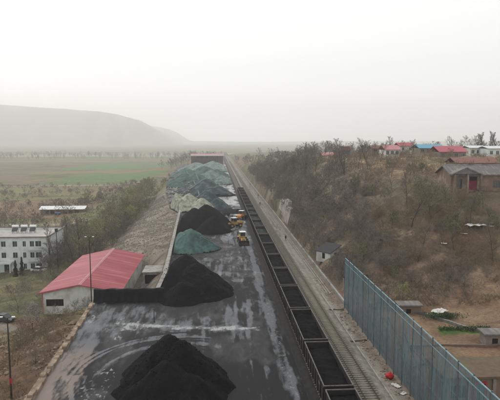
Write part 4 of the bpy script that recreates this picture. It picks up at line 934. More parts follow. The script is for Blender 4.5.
loader(5.8, 178, R(-62), 'yellow', 'yellow wheel loader turned sideways, just behind the nearest one')
loader(9.0, 196, R(160), 'orange', 'orange wheel loader standing close against the wagons')
def truck(x, y, rz, label):
    t = thing('dump_truck', label, 'truck', (x, y, 0), rz)
    MB().box(-.45, .45, -3.6, 3.8, .75, 1.0).build('chassis', M['iron'], t)
    m = MB(); m.prism([(-3.9, .8), (-3.9, 1.9), (-3.6, 2.9), (-2.2, 2.95), (-2.2, .8)], -1.2, 1.2, 'x'); cb = m.build('cab', M['truck'], t, bevel=.06)
    MB().prism([(-3.93, 1.95), (-3.66, 2.75), (-3.62, 2.75), (-3.88, 1.95)], -1.05, 1.05, 'x').build('windscreen', M['glass'], cb)
    m = MB(); m.box(-1.25, -1.17, -1.9, 3.9, 1.1, 2.5); m.box(1.17, 1.25, -1.9, 3.9, 1.1, 2.5); m.box(-1.17, 1.17, -1.9, -1.82, 1.1, 2.7); m.box(-1.17, 1.17, 3.82, 3.9, 1.1, 2.4); m.box(-1.17, 1.17, -1.82, 3.82, 1.1, 1.2); m.build('dump_body', M['truck'], t)
    MB().box(-1.16, 1.16, -1.81, 3.81, 1.25, 2.1).build('coal_load', M['coal'], t)
    for y_ in (-3.0, 1.6, 3.0):
        for s in (-1, 1): wheel(t, s * 1.02, y_, .52, .4, 'tyre')
truck(5.9, 206, R(78), 'dark dump truck standing across the yard behind the loaders')
def car(x, y, rz, paint, label, z=None):
    t = thing('parked_car', label, 'car', (x, y, z if z is not None else Hz(x, y)), rz, 'cars parked outside the yard')
    MB().prism([(-2.15, .35), (-2.2, .75), (-1.3, .92), (1.7, .95), (2.15, .85), (2.2, .35)], -.85, .85, 'x').build('body', M[paint], t, bevel=.06)
    MB().prism([(-1.25, .93), (-.6, 1.42), (.9, 1.45), (1.75, .96)], -.74, .74, 'x').build('windows', M['glass'], t)
    MB().prism([(-.6, 1.43), (-.5, 1.5), (.8, 1.52), (.9, 1.46)], -.72, .72, 'x').build('roof', M[paint], t)
    for y_ in (-1.35, 1.35):
        for s in (-1, 1): wheel(t, s * .78, y_, .32, .2, 'tyre')
    for s in (-.6, .6): MB().box(s - .15, s + .15, -2.24, -2.19, .6, .75).build('headlight', M['frame'], t)
x, y = G(39, 275, -9.5); car(x, y, R(80), 'white', 'white car parked under bare trees beside the office block')
x, y = G(4, 322, -6); car(x, y, R(70), 'truck', 'dark car at the frame edge beside the blossoming tree')


# ------------------------------------------------------------------ poles and lamps
def lamp(x, y, z, h, label):
    t = thing('street_lamp', label, 'street lamp', (x, y, z))
    MB().tube([(0, 0, -.5), (0, 0, h)], [.13, .07], 8).build('pole', M['iron'], t)
    for s in (-1, 1):
        MB().tube([(0, 0, h - .1), (s * .35, 0, h + .12), (s * .6, 0, h + .12)], .035, 6).build('arm', M['iron'], t)
        MB().box(s * .7 - .2, s * .7 + .2, -.12, .12, h + .06, h + .17).build('lamp_head', M['white'], t, bevel=.03)
    MB().box(-.12, .12, -.1, .2, 1.9, 2.6).build('control_box', M['red_paint'], t)
ly = 101.0; lx = PX(88, ly); lz = Hz(lx, ly); lamp(lx, ly, lz, CZ - .182 * ly - lz, 'twin headed lamp pole beside the warehouse front corner')
y = 62.0; x = PX(1, y); lamp(x, y, Hz(x, y), CZ - .335 * y - Hz(x, y), 'dark pole with pale lamp at the near left corner')
x, y = PX(55, 152), 152; z = Hz(x, y)
t = thing('utility_pole', 'thin dark pole among bare trees beside the office', 'pole', (x, y, z)); MB().tube([(0, 0, -.5), (0, 0, 12)], [.14, .08], 8).build('mast', M['iron'], t); MB().box(-.35, .35, -.3, .3, 11.3, 12.2).build('floodlight', M['iron'], t)
for (px, py, h, lb) in ((-15.2, 206.5, 6.5, 'thin rusty post in front of the dirty white tarpaulin'), (-10.4, 84.5, 2.2, 'short iron post standing in the shallow water streak')):
    m = MB(); m.tube([(0, 0, -.3), (0, 0, h)], .07, 6); m.box(-.12, .12, -.12, .12, -.02, .12); o = m.build('iron_post', M['iron']); o.location = (px, py, 0); tag(o, lb, 'post', 'iron posts in the yard')
for (px, py, h, lb) in ((24.3, 99, 2.4, 'pale marker post at the far end of the blue fence'), (27.5, 90, 2.2, 'white post above the blue fence beside the dark bushes')):
    m = MB(); m.tube([(0, 0, -.3), (0, 0, h)], .08, 6); m.box(-.14, .14, -.14, .14, -.02, .1); o = m.build('marker_post', M['concrete']); o.location = (px, py, Hz(px, py)); tag(o, lb, 'post', 'marker posts')
def signal(x, y, lb):
    t = thing('railway_signal', lb, 'signal', (x, y, .1), 0, 'signals beside the open track')
    MB().tube([(0, 0, 0), (0, 0, 1.6)], .06, 8).build('pole', M['iron'], t); b = MB().box(-.2, .2, -.14, .14, 1.6, 2.4).build('signal_box', M['dark'], t)
    for z in (1.8, 2.15): MB().tube([(0, -.14, z), (0, -.22, z)], .09, 10).build('lens', M['glass'], b)
signal(20.6, 330, 'small dark signal beside the far open track'); signal(20.4, 262, 'small dark signal nearer than the other one')

# red bundle at the foot of the fence, with pale scraps
bm = bmesh.new(); bmesh.ops.create_icosphere(bm, subdivisions=3, radius=1)
for v in bm.verts:
    q = v.co; k = 1 + .16 * math.sin(q.x * 5 + q.z * 3) * math.cos(q.y * 4); q *= k; q.x *= .55; q.y *= .5; q.z = max(q.z, -.75) * .62
me = bpy.data.meshes.new('b'); bm.to_mesh(me); bm.free(); [setattr(p, 'use_smooth', True) for p in me.polygons]
t = thing('red_bundle', 'bright red cloth bundle lying at the foot of the blue fence', 'bundle', (21.2, 61.6, .48)); t.scale = (.95, .8, .6); link('cloth', me, M['red_cloth'], t); MB().tube([(-.1, 0, .5), (.05, 0, .72), (.12, .02, .66)], [.12, .07, .1], 8).build('knot', M['red_cloth'], t)
def scrap(x, y, s, label, cat='litter', seed=1, m_='litter'):
    r2 = np.random.default_rng(seed); m = MB(); n_ = 9; top = []; 
    k = len(m.v); z = Hz(x, y) if x > 23.3 else .12
    gxx = np.linspace(-1, 1, 9); 
    V = [(a * s * (1 + .2 * r2.random()), b * s * .6 * (1 + .2 * r2.random()), .10 * s + .16 * s * r2.random()) for b in gxx for a in gxx]
    f = [[j * 9 + i, j * 9 + i + 1, j * 9 + i + 10, j * 9 + i + 9] for j in range(8) for i in range(8) if (gxx[i] + .1) ** 2 + (gxx[j] + .1) ** 2 < 1.1 + .5 * r2.random()]
    o = link('plastic_scrap', mesh_np('s', np.array(V), np.array(f), False), M[m_]); so = o.modifiers.new('t', 'SOLIDIFY'); so.thickness = .03
    o.location = (x, y, z); o.rotation_euler = (0, 0, r2.random() * 3); tag(o, label, cat, 'pale scraps on the ground'); return o
scrap(21.3, 59.6, .55, 'pale scrap just below the red bundle', seed=2); scrap(21.5, 57.6, .4, 'small pale scrap nearest the camera below the red bundle', seed=3)
scrap(PX(478, 107), 107, 2.0, 'largest white plastic sheet spread on the bare brown slope', seed=4); scrap(PX(488, 107), 106.4, 1.0, 'white plastic scrap beside the largest sheet on the brown slope', seed=5)
scrap(PX(466, 105.5), 105.5, .6, 'small white scrap left of the large sheet on the brown slope', seed=6); scrap(PX(446, 104), 104, .8, 'lone pale scrap on the slope above the bushes', seed=7); scrap(PX(417, 86), 86, .5, 'small white scrap behind the fence near the garden wall', seed=8)
scrap(PX(444, 81.5), 81.5, 1.3, 'crumpled white plastic sheet beside the evergreen shrub above the garden plots', seed=9)

# ------------------------------------------------------------------ people by the track
def person(x, y, rz, label, top, pose=0):
    t = thing('person', label, 'person', (x, y, .13), rz, 'people beside the open track')
    nodes = [((0, 0, .98), .15), ((0, 0, 1.2), .15), ((0, .0, 1.42), .16), ((0, -.01, 1.53), .06), ((0, -.03, 1.62), .085), ((0, -.03, 1.71), .09)]
    edges = [(0, 1), (1, 2), (2, 3), (3, 4), (4, 5)]
    for s in (-1, 1):
        st = s * pose * .16
        b = len(nodes); nodes += [((s * .10, 0, .92), .10), ((s * .11, -st * .6, .52), .065), ((s * .11, -st, .09), .045), ((s * .12, -st - .14, .035), .035)]; edges += [(0, b), (b, b + 1), (b + 1, b + 2), (b + 2, b + 3)]
        b = len(nodes); nodes += [((s * .2, 0, 1.42), .062), ((s * .25, .02, 1.14), .045), ((s * .25, -.10, .90), .034), ((s * .25, -.13, .82), .032)]; edges += [(2, b), (b, b + 1), (b + 1, b + 2), (b + 2, b + 3)]
        hb = b + 3
        for k in range(4):
            c = len(nodes); nodes += [((s * (.235 + .013 * k), -.15 - .01 * (k % 2), .77), .009), ((s * (.235 + .013 * k), -.15 + .01, .725 + .006 * (k == 0 or k == 3)), .008)]; edges += [(hb, c), (c, c + 1)]
        c = len(nodes); nodes += [((s * .215, -.17, .80), .010)]; edges += [(hb, c)]
    me = bpy.data.meshes.new('body'); me.from_pydata([n[0] for n in nodes], edges, []); bm = bmesh.new(); bm.from_mesh(me); ly_ = bm.verts.layers.skin.verify()
    for v, n in zip(bm.verts, nodes): v[ly_].radius = (n[1], n[1]); v[ly_].use_root = False
    bm.verts.ensure_lookup_table(); bm.verts[0][ly_].use_root = True; bm.to_mesh(me); bm.free()
    o = link('body', me, M['cloth_dark'], t); o.modifiers.new('skin', 'SKIN').use_smooth_shade = True; sb = o.modifiers.new('sub', 'SUBSURF'); sb.levels = 1; sb.render_levels = 1
    bm = bmesh.new(); bmesh.ops.create_uvsphere(bm, u_segments=14, v_segments=10, radius=.105)
    for v in bm.verts: v.co.y *= 1.1; v.co.z *= 1.2
    me = bpy.data.meshes.new('face'); bm.to_mesh(me); bm.free(); hd = link('face', me, M['skin'], t); hd.location = (0, -.035, 1.66)
    m = MB(); m.tube([(0, -.13, -.03), (0, -.16, -.03), (0, -.11, .03)], [.012, .016, .008], 6); m.build('nose', M['skin'], hd)
    m = MB(); m.tube([(0, 0, .0), (0, .01, .07), (0, .01, .12), (0, .01, .15)], [.125, .125, .10, .03], 12); m.build('helmet', M[top], hd)
    m = MB(); m.tube([(0, 0, .93), (0, 0, 1.1), (0, 0, 1.3), (0, 0, 1.47)], [.2, .19, .205, .16], 12); m.build('jacket', M['vest' if top == 'vest' else 'cloth_dark'], t)
person(19.9, 152, R(20), 'person in dark clothes standing on the path beside the track', 'hair', .4)
person(19.2, 236, R(160), 'person in dark clothes walking farther along the track path', 'hair', 1)

# ------------------------------------------------------------------ trees and bushes
def grow(seed, h, spread, levels=(9, 6, 6), up=.5, droop=0, trunk_frac=.35, r0=None, tw=.016, twl=1.0, wob=.12):
    r = np.random.default_rng(seed); big = []; tw_ = []; tips = []
    r0 = r0 or h * .016
    def path(p, d, L_, n, ra, rb, store, bend=0):
        pts = [p]
        for k in range(n):
            d = d + r.normal(0, wob, 3) + np.array([0, 0, bend]); d = d / np.linalg.norm(d); q = pts[-1] + d * L_ / n
            store.append((pts[-1], q, ra + (rb - ra) * k / n, ra + (rb - ra) * (k + 1) / n)); pts.append(q)
        return pts, d
    tp, _ = path(np.zeros(3) - np.array([0, 0, .4]), np.array([0, 0, 1.0]), h * .92, 8, r0, r0 * .18, big, .05)
    def at(pts, t): t = t * (len(pts) - 1); i = min(int(t), len(pts) - 2); return pts[i] + (pts[i + 1] - pts[i]) * (t - i)
    n1, n2, n3 = levels; ga = r.random() * 6
    for i in range(n1):
        f = trunk_frac + (1 - trunk_frac) * (i + .5 * r.random()) / n1; p = at(tp, min(f, .99)); ga += 2.4 + r.normal(0, .3)
        l1 = spread * (1.15 - .75 * (f - trunk_frac) / (1 - trunk_frac)) * (.75 + .4 * r.random())
        d = np.array([math.cos(ga), math.sin(ga), up + .5 * f]); d /= np.linalg.norm(d)
        b1, _ = path(p, d, l1, 5, r0 * .42 * (1.2 - f), r0 * .1, big, .06)
        for j in range(n2):
            g = .25 + .75 * (j + r.random()) / n2; p2 = at(b1, min(g, .99)); d2 = d + r.normal(0, .55, 3) + np.array([0, 0, .25 * up]); d2 /= np.linalg.norm(d2)
            l2 = l1 * .5 * (1.2 - .6 * g) * (.7 + .6 * r.random())
            b2, dd = path(p2, d2, l2, 3, r0 * .10, r0 * .04, tw_, -droop * .2)
            for k in range(n3):
                q = at(b2, min(.15 + .85 * (k + r.random()) / n3, .99)); d3 = dd + r.normal(0, .6, 3) + np.array([0, 0, -droop]); d3 /= np.linalg.norm(d3); l3 = max(.25, l2 * .45) * twl * (.6 + .8 * r.random())
                m_ = q + d3 * l3 * .5; d4 = d3 + r.normal(0, .25, 3) + np.array([0, 0, -droop]); d4 /= np.linalg.norm(d4); e_ = m_ + d4 * l3 * .5
                tw_.append((q, m_, tw, tw * .8)); tw_.append((m_, e_, tw * .8, tw * .4)); tips += [m_, e_]
                for _2 in range(2):
                    d5 = d3 + r.normal(0, .7, 3) + np.array([0, 0, -droop]); d5 /= np.linalg.norm(d5); tw_.append((m_, m_ + d5 * l3 * .45, tw * .7, tw * .3)); tips.append(m_ + d5 * l3 * .4)
    return big, tw_, np.array(tips)
def tubes(segs, n=3):
    S0 = np.array([s[0] for s in segs]); S1 = np.array([s[1] for s in segs]); A = np.array([s[2] for s in segs]); B = np.array([s[3] for s in segs])
    D = S1 - S0; D /= np.linalg.norm(D, axis=1)[:, None] + 1e-9; ref = np.where(np.abs(D[:, 2:3]) < .9, [[0, 0, 1.0]], [[1.0, 0, 0]]); U = np.cross(D, ref); U /= np.linalg.norm(U, axis=1)[:, None]; W_ = np.cross(D, U)
    V = []
    for (S, Rr) in ((S0, A), (S1, B)):
        for j in range(n): a = 2 * math.pi * j / n; V.append(S + (U * math.cos(a) + W_ * math.sin(a)) * Rr[:, None])
    V = np.stack(V, 1); m_ = len(segs); base = (np.arange(m_) * 2 * n)[:, None]
    Fs = np.concatenate([base + np.array([[j, (j + 1) % n, n + (j + 1) % n, n + j]]) for j in range(n)], 0)
    return V.reshape(-1, 3), Fs
def leaves(tips, n, size, seed, spread=.15):
    r = np.random.default_rng(seed); c = tips[r.integers(len(tips), size=n)] + r.normal(0, spread, (n, 3)); a = r.normal(0, 1, (n, 3)); a /= np.linalg.norm(a, axis=1)[:, None]; b = np.cross(a, r.normal(0, 1, (n, 3))); b /= np.linalg.norm(b, axis=1)[:, None]
    s = size * (.5 + r.random((n, 1))); V = np.stack([c - a * s, c + b * s * .5, c + a * s, c - b * s * .5], 1); return V.reshape(-1, 3), np.arange(4 * n).reshape(n, 4)
def join(parts):
    V = []; Fs = []; o = 0
    for v, f in parts: V.append(v); Fs.append(f + o); o += len(v)
    return np.concatenate(V), np.concatenate(Fs)
def tree_proto(seed, kind):
    P_ = dict(bare=dict(h=9, spread=3.2, levels=(11, 7, 5), up=.9, tw=.02), tall=dict(h=13, spread=2.4, levels=(15, 6, 5), up=1.4, trunk_frac=.25, tw=.022), willow=dict(h=8, spread=3.4, levels=(10, 7, 6), up=.7, droop=.35, tw=.02), bushy=dict(h=5, spread=3.0, levels=(12, 6, 5), up=.7, trunk_frac=.08, tw=.017), poplar=dict(h=12, spread=2.3, levels=(24, 7, 5), up=1.5, trunk_frac=.18, tw=.03))[kind]
    b, t, tips = grow(seed, **P_); return tubes(b, 5), tubes(t, 3), tips
PROT = {}
def get(kind, var, leafmat=None, nleaf=0, lsize=.12):
    key = (kind, var, leafmat, nleaf)
    if key not in PROT:
        (bv, bf), (tv, tf), tips = tree_proto(var * 13 + len(kind), kind)
        me1 = mesh_np('trunk', bv, bf, True); me1.materials.append(M['trunk'])
        parts = [(tv, tf)]; me2 = None
        V, F_ = tv, tf
        if nleaf: lv, lf = leaves(tips, nleaf, lsize, var + 5); V, F_ = join([(tv, tf), (lv, lf)])
        me2 = mesh_np('crown', V, F_); me2.materials.append(M['twig' if kind != 'bushy' else 'twig_dark'])
        if nleaf:
            me2.materials.append(M[leafmat]); mi = np.zeros(len(me2.polygons), np.int32); mi[len(tf):] = 1
            if len(mi) == len(F_): me2.polygons.foreach_set('material_index', mi)
        PROT[key] = (me1, me2)
    return PROT[key]
rt_ = random.Random(5)
def tree(kind, var, x, y, s, label, cat='tree', leafmat=None, nleaf=0, lsize=.12, group=None, z=None, sz=1.0, name=None):
    me1, me2 = get(kind, var, leafmat, nleaf, lsize); z = Hz(x, y) if z is None else z
    t = thing(name or ('bush' if kind == 'bushy' else 'bare_tree' if not nleaf else 'budding_tree'), label, cat, (x, y, z - .1), rt_.random() * 6.28, group); t.scale = (s, s, s * sz)
    for nm, me in (('trunk', me1), ('crown', me2)): o = bpy.data.objects.new(nm, me); sc.collection.objects.link(o); o.parent = t
    return t
# beside the office and the warehouse
BT = [(48, 158, 1.15, 'tall'), (55, 155, 1.1, 'bare'), (62, 168, .95, 'bare'), (70, 150, 1.15, 'tall'), (78, 158, 1.2, 'tall'), (38, 150, .75, 'bare'), (85, 172, 1.0, 'bare'), (92, 165, 1.0, 'bare'), (66, 185, 1.0, 'tall'), (76, 195, .9, 'bare'), (47, 143, .7, 'bare')]
for i, (u, y, s, k) in enumerate(sorted(BT)):
    tree(k, 1 + i % 3, PX(u, y), y, s, 'tall bare brown tree between office and warehouse, %s from the office side' % ORD[i], group='bare trees between office and warehouse')
# budding row along the foot of the stony bank
k = 0
row = []
for i in range(34):
    y = 158 + i * 6.5; x = -37.5 - 6 * rt_.random() - (3 if i % 3 == 0 else 0) - max(0, y - 260) * .06; row.append((y, x))
for i, (y, x) in enumerate(row):
    gm, nl = [('bud', 4200), ('bud_green', 3600), ('bud', 3200)][i % 3] if i % 2 == 0 else ('bud', 2400)
    tree('willow' if i % 3 else 'bare', 1 + i % 3, x, y, .95 + .5 * rt_.random(), 'olive brown budding tree in the row along the stony bank, %s from the near end' % ORD[i], leafmat=gm, nleaf=nl, lsize=.09, group='budding trees along the stony bank')
for (u, y, s, lb) in ((84, 330, 1.0, 'pale yellow green willow standing alone in the scrub'), (125, 238, 1.0, 'brightest yellow green willow among the budding row')):
    tree('willow', 2, PX(u, y), y, s, lb, leafmat='bud_green', nleaf=2600, lsize=.13)
# conifers beside the office entrance
def conifer(x, y, h, lb):
    r = np.random.default_rng(int(h * 10)); n_ = 2600; z = r.random(n_) ** .8 * h; rad = .75 * (1 - z / h) ** .6 * np.sqrt(r.random(n_)) * (.8 + .3 * np.sin(z * 4)); a = r.random(n_) * 6.28
    tips = np.stack([np.cos(a) * rad, np.sin(a) * rad, z + .3], -1); v, f = leaves(tips, n_, .13, 3, .05)
    t = thing('conifer', lb, 'tree', (x, y, Hz(x, y)), 0, 'conifers before the office'); MB().tube([(0, 0, -.3), (0, 0, h * .9)], [.12, .02], 6).build('trunk', M['trunk'], t); link('crown', mesh_np('c', v, f), M['evergreen'], t)
conifer(PX(12, 148), 148, 4.6, 'dark narrow conifer nearer the office corner porch'); conifer(PX(18.5, 147), 147, 5.2, 'taller dark narrow conifer beside its shorter twin')
tree('bushy', 1, PX(27, 92), 92, .95, 'pale blossoming bush above the dark car at the near left', cat='bush', leafmat='blossom', nleaf=2200, lsize=.09, name='blossom_bush')
for i, (u, y, s, lb) in enumerate(((50, 101, .8, 'brown bush before the warehouse front wall'), (68, 103.5, .85, 'tangled bare bush under the dark warehouse window'), (82, 104, .9, 'reddish bare bush at the warehouse corner beside the lamp'), (12, 108, .9, 'bare bush at the edge of the grass near the conifers'), (32, 103, .7, 'bare bush between the blossom and the warehouse'), (12, 82, .6, 'low bush on the brown soil bank'), (40, 84, .5, 'low bush between rubble and blossom'), (28, 72, .6, 'scrubby bush low on the near soil bank'))):
    tree('bushy', 1 + i % 3, PX(u, y), y, s, lb, cat='bush', group='bushes by the near soil bank')
# right-hand slope: named trees
RT = [(431, 116, 1.9, 'bushy', 'bud_olive', 6500, 'wide olive green bush tree in front of the farmhouse'), (412, 114, 1.35, 'willow', 'bud_olive', 3000, 'big budding tree with dark double trunk left of the olive bush tree'), (392, 140, 1.2, 'bushy', None, 0, 'broad bare bush on the plateau edge'), (455, 108, 1.0, 'bushy', None, 0, 'dark bare bush below the farmhouse terrace'), (425, 105, 1.0, 'bushy', None, 0, 'dark bare bush under the olive bush tree'), (405, 88, .62, 'bushy', 'bud_green', 2400, 'bright yellow green bush just above the blue fence'),
      (408, 124, 1.0, 'bare', None, 0, 'bare brown tree left of the olive bush tree'), (448, 118, .7, 'bare', 'bud', 500, 'slim budding tree before the farmhouse window'), (484, 117, .62, 'bare', None, 0, 'slim bare tree before the farmhouse side wall'),
      (496, 96, .85, 'bare', None, 0, 'bare tree at the frame edge on the brown slope'), (397, 97, .55, 'bushy', 'ivy', 900, 'dark green shrub behind the middle of the fence'), (470, 108, .35, 'bushy', 'ivy', 700, 'small green shrub beside the white plastic sheet'),
      (492, 110, .4, 'bushy', 'ivy', 900, 'small green shrub at the frame edge on the slope'), (420, 100, .8, 'bushy', None, 0, 'dark bare bush above the garden plots'), (452, 92, .7, 'bushy', None, 0, 'dark brown bush beside the crumpled white sheet'),
      (468, 88, .7, 'bushy', None, 0, 'bare bush right of the green hedge'), (436, 96, .7, 'bushy', None, 0, 'dark bare bush above the crumpled white sheet'), (345, 190, .95, 'bare', None, 0, 'forked bare tree standing beside the red roofed kiosk'), (357, 180, .95, 'bare', None, 0, 'dark forked tree on the ridge right of the kiosk')]
for (u, y, s, k_, lm, nl, lb) in RT: tree(k_, 2, PX(u, y), y, s, lb, cat='bush' if k_ == 'bushy' else 'tree', leafmat=lm, nleaf=nl, lsize=.10 if nl < 2500 else .05)
rs_ = random.Random(24); sl_ = sorted((rs_.uniform(342, 496), rs_.uniform(98, 165)) for _ in range(26))
for i, (u, y) in enumerate(sl_):
    if y > 124 and u > 440: y = 100 + 18 * rs_.random()
    kd = ('bare', 'bushy', 'willow')[i % 3]
    tree(kd, 1 + i % 3, PX(u, y), y, (.5 if kd != 'bushy' else .55) * (.8 + .6 * rs_.random()), 'scattered olive grey %s on the brown slope, %s from the railway side' % ('shrub' if kd == 'bushy' else 'small tree', ORD[i]), leafmat=None if kd == 'bare' else 'bud_olive', nleaf=0 if kd == 'bare' else 2600, cat='shrub' if kd == 'bushy' else 'tree', group='small growth scattered on the brown slope')
# ridge trees seen against the sky
us = [296, 303, 310, 316, 323, 329, 334, 338, 352, 359, 366, 373, 380, 391, 401, 410, 447, 460, 465, 470, 475, 479, 483, 487, 491, 495, 499]
for i, u in enumerate(us):
    y = 195 + 60 * rt_.random() if u < 440 else 235 + 30 * rt_.random(); s = .75 + .35 * rt_.random()
    if u < 330: s *= 1.0; y = 240 + 60 * rt_.random()
    tree('poplar' if u > 470 else 'bare', 1 + i % 3, PX(u, y), y, s * (.95 if u > 470 else 1), 'hazy bare tree on the plateau skyline, %s from the railway side' % ORD[i], group='bare trees on the plateau skyline')
rm = random.Random(77)
MASS = sorted((rm.uniform(34, 50), rm.uniform(165, 265)) for _ in range(26))
for i, (x, y) in enumerate(MASS):
    tree('willow' if i % 2 else 'bare', 1 + i % 3, x, y, .85 + .4 * rm.random(), 'tall grey bare tree crowding the crest of the cutting, %s from the track' % ORD[i], group='grey trees on the crest of the cutting')
# thicket on the cutting slope (a mass of brushwood)
def thicket(name, pts, label, matname, leafm=None, seed=1, size=(.5, 1.0), nl=0, tw=.026):
    r = np.random.default_rng(seed); protos = []
    for v in range(4):
        b, t, tips = grow(300 + v + seed, 4.2, 2.4, (9, 4, 4), up=.8, trunk_frac=.05, tw=tw, r0=.05); tv, tf = tubes(b + t, 3); protos.append((tv, tf, tips))
    P_ = np.array(pts); Z = H(P_[:, 0], P_[:, 1]); V = []; Fs = []; o = 0
    for i, (x, y) in enumerate(pts):
        v, f, tips = protos[i % 4]; s = size[0] + (size[1] - size[0]) * r.random(); a = r.random() * 6.28; c, d = math.cos(a), math.sin(a)
        q = np.stack([v[:, 0] * c - v[:, 1] * d, v[:, 0] * d + v[:, 1] * c, v[:, 2]], -1) * s + np.array([x, y, Z[i]]); V.append(q); Fs.append(f + o); o += len(q)
    return tag(link(name, mesh_np(name, np.concatenate(V), np.concatenate(Fs)), M[matname]), label, 'brushwood', kind='stuff')
r_ = np.random.default_rng(44)
def scatter(n, x0, x1, y0, y1, dens):
    out_ = []
    while len(out_) < n:
        x = x0 + (x1 - x0) * r_.random(); y = y0 + (y1 - y0) * r_.random()
        if r_.random() < dens(x, y): out_.append((x, y))
    return out_
def d1(x, y):
    k = float(fbm(np.array([x / 9]), np.array([y / 12]), 3, 91)[0]); 
    if 28 < x < 36 and 112 < y < 124: return .1
    if 24 < x < 27.2 and 174 < y < 212: return 0
    return 1 if k > .47 else .08
thicket('thicket', scatter(340, 24.6, 46, 126, 330, d1), 'dense grey brown brushwood covering the cutting slope', 'twig_dark', seed=1, size=(.7, 1.25), tw=.034)
thicket('thicket', scatter(140, 25, 37, 97, 130, lambda x, y: 0 if (24 < x < 32 and 116 < y < 126) else 1), 'tangled purple brown scrub behind the start of the fence', 'twig_dark', seed=2, size=(.55, .95))
thicket('thicket', scatter(260, 36, 62, 96, 128, lambda x, y: (1 if fbm(np.array([x / 5]), np.array([y / 4]), 3, 17)[0] > .49 else .12)), 'sparse reddish scrub dotted over the bare brown slope', 'twig_red', seed=3, size=(.3, .7))
thicket('thicket', scatter(420, 30, 66, 90, 130, lambda x, y: (1 if fbm(np.array([x / 3]), np.array([y / 3]), 3, 19)[0] > .47 else .2)), 'low dry stalks and weeds over the brown slope', 'twig_red', seed=31, size=(.14, .34))
thicket('thicket', scatter(80, 26, 50, 84, 96, lambda x, y: 1 if x < 46 else .3), 'band of dark scrub above the terraced garden plots', 'twig_dark', seed=4, size=(.35, .75))
thicket('thicket', scatter(150, 26, 160, 330, 700, lambda x, y: .8), 'far hazy brushwood on the ridge beside the railway', 'twig_dark', seed=5, size=(1.0, 1.9), tw=.07)
thicket('thicket', scatter(420, 24.8, 37, 140, 430, lambda x, y: 1), 'grey brushwood on the foot of the far cutting slope', 'twig_dark', seed=51, size=(.5, 1.3), tw=.055)
thicket('thicket', scatter(420, 44, 100, 128, 235, lambda x, y: (0 if (x > 55 and y < 142) else 1 if fbm(np.array([x / 6]), np.array([y / 8]), 3, 27)[0] > .48 else .12)), 'brown scrub on the plateau below the village houses', 'twig_red', seed=6, size=(.4, .9), tw=.04)
thicket('thicket', scatter(260, -120, -40, 175, 330, lambda x, y: (0 if y > 282 and y < 300 and x < -65 else 1 if fbm(np.array([x / 14]), np.array([y / 18]), 3, 37)[0] > .48 else .1)), 'olive brown scrub between the office and the budding row', 'twig', seed=7, size=(.7, 1.5), tw=.045)
thicket('thicket', scatter(240, -300, -36, 330, 470, lambda x, y: 1 if fbm(np.array([x / 60]), np.array([y / 16]), 3, 47)[0] > .54 else .02), 'far scrub lines dotted over the valley fields', 'twig', seed=8, size=(.5, 1.1), tw=.07)
thicket('thicket', scatter(300, -52, -35, 152, 300, lambda x, y: 1), 'dense brown undergrowth beneath the budding row', 'twig', seed=12, size=(.6, 1.4), tw=.04)
thicket('thicket', scatter(110, -62, -38, 108, 152, lambda x, y: 1 if fbm(np.array([x / 6]), np.array([y / 6]), 3, 67)[0] > .5 and abs(y - 98 - .9 * (-x - 38)) > 3 else 0), 'low olive scrub over the ground before the office', 'twig', seed=13, size=(.25, .7))
thicket('thicket', scatter(200, -34, -23, 56, 103, lambda x, y: 1 if fbm(np.array([x / 4]), np.array([y / 5]), 3, 57)[0] > .5 and x < -24.5 else .05), 'low dry scrub on the soil bank below the parapet', 'twig_red', seed=9, size=(.15, .42))
thicket('thicket', scatter(520, -260, -58, 180, 470, lambda x, y: (0 if (y > 280 and y < 302 and x < -65) or (x > -75 and y < 190 and x < -50) else 1 if abs(fbm(np.array([x / 50]), np.array([y / 22]), 3, 447)[0] - .5) < .035 else .04)), 'hedgerow scrub in broken lines across the terraced valley land', 'twig', seed=81, size=(.35, .95), tw=.06)
thicket('thicket', scatter(170, 23.7, 27.5, 99, 235, lambda x, y: 0 if (172 < y < 212 or 114 < y < 127) else 1), 'grey scrub along the very foot of the cutting', 'twig_dark', seed=91, size=(.3, .8), tw=.03)
# distant tree belts in the valley
def belt(n, x0, x1, y0, y1, label, seed):
    r = np.random.default_rng(seed); protos = []
    for v in range(3): b, t, tips = grow(500 + v + seed, 9, 3.6, (9, 4, 4), up=.8, trunk_frac=.2, tw=.06, r0=.16); protos.append(tubes(b + t, 3))
    V = []; Fs = []; o = 0
    for i in range(n):
        x = x0 + (x1 - x0) * r.random(); y = y0 + (y1 - y0) * r.random(); v, f = protos[i % 3]; s = .7 + .9 * r.random(); q = v * s + np.array([x, y, Hz(x, y)]); V.append(q); Fs.append(f + o); o += len(q)
    tag(link('tree_belt', mesh_np('belt', np.concatenate(V), np.concatenate(Fs)), M['twig_dark']), label, 'trees', kind='stuff')
belt(420, -620, 20, 1120, 1500, 'distant hazy tree belt across the valley floor', 1); belt(170, 60, 520, 420, 900, 'distant trees behind the plateau village', 3); belt(90, -70, 0, 610, 900, 'hazy trees behind the far loading shed', 4)
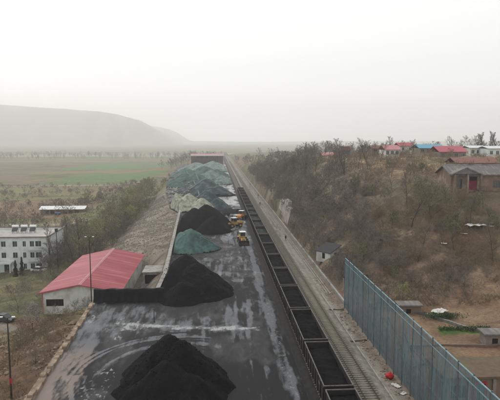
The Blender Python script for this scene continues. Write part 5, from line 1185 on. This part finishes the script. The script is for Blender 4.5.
# green hedge by the garden plots
r = np.random.default_rng(2); tips = np.stack([33 + 8 * r.random(900), 74.4 + .9 * r.random(900), Hz(37, 75) + .1 + .5 * r.random(900)], -1); v, f = leaves(tips, 1800, .10, 3, .08)
tag(link('hedge', mesh_np('hedge', v, f), M['ivy']), 'low green strip of vegetables on the brown garden plot', 'hedge', kind='stuff')
x_ = PX(447, 79.4); tips = np.stack([x_ + 1.5 * r.normal(0, 1, 900), 79.4 + .4 * r.normal(0, 1, 900), Hz(x_, 79.4) + .2 + .7 * r.random(900)], -1); v, f = leaves(tips, 1800, .10, 5, .08)
o = link('evergreen_shrub', mesh_np('shrub', v, f), M['ivy']); tag(o, 'low evergreen shrub beside the crumpled white sheet above the garden plots', 'shrub')
# dry grass tufts on near banks
def grass(n, fn, label, seed, m_):
    r = np.random.default_rng(seed); P_ = []
    while len(P_) < n:
        x, y = fn(r)
        if fbm(np.array([x / 3]), np.array([y / 3]), 3, 7)[0] > .45: P_.append((x, y))
    P_ = np.array(P_); Z = H(P_[:, 0], P_[:, 1]); k = 5; c = np.repeat(np.stack([P_[:, 0], P_[:, 1], Z], -1), k, 0); nn = len(c); a = r.random(nn) * 6.28; hh = .15 + .35 * r.random(nn); ln = np.stack([np.cos(a), np.sin(a), np.zeros(nn)], -1)
    V = np.stack([c - ln * .03, c + ln * .03, c + ln * (.12 + .1 * r.random((nn, 1))) + np.array([0, 0, 1]) * hh[:, None]], 1); tag(link('dry_grass', mesh_np('g', V.reshape(-1, 3), np.arange(3 * nn).reshape(nn, 3)), m_), label, 'grass', kind='stuff')
straw = mat('dry_straw', (.27, .215, .14), (.16, .125, .08), .8, .95, coord='World')
grass(4500, lambda r: (-23.5 - 16 * r.random(), 52 + 52 * r.random()), 'dry grass tufts on the left soil bank', 1, straw)
grass(16000, lambda r: (25.5 + 34 * r.random(), 84 + 44 * r.random()), 'dry grass tufts on the brown right slope', 2, straw)

# ------------------------------------------------------------------ haze: the air itself
hz_ = MB().box(-4650, 4650, -120, 7650, -26, 480).build('haze', None)
m = bpy.data.materials.new('haze_air'); m.use_nodes = True; n = m.node_tree; n.nodes.clear(); o_ = n.nodes.new('ShaderNodeOutputMaterial'); pv = n.nodes.new('ShaderNodeVolumePrincipled')
pv.inputs['Color'].default_value = (.995, .997, .996, 1); pv.inputs['Density'].default_value = .00036; pv.inputs['Anisotropy'].default_value = .6
n.links.new(pv.outputs[0], o_.inputs['Volume']); hz_.data.materials.clear(); hz_.data.materials.append(m); tag(hz_, kind='stuff')
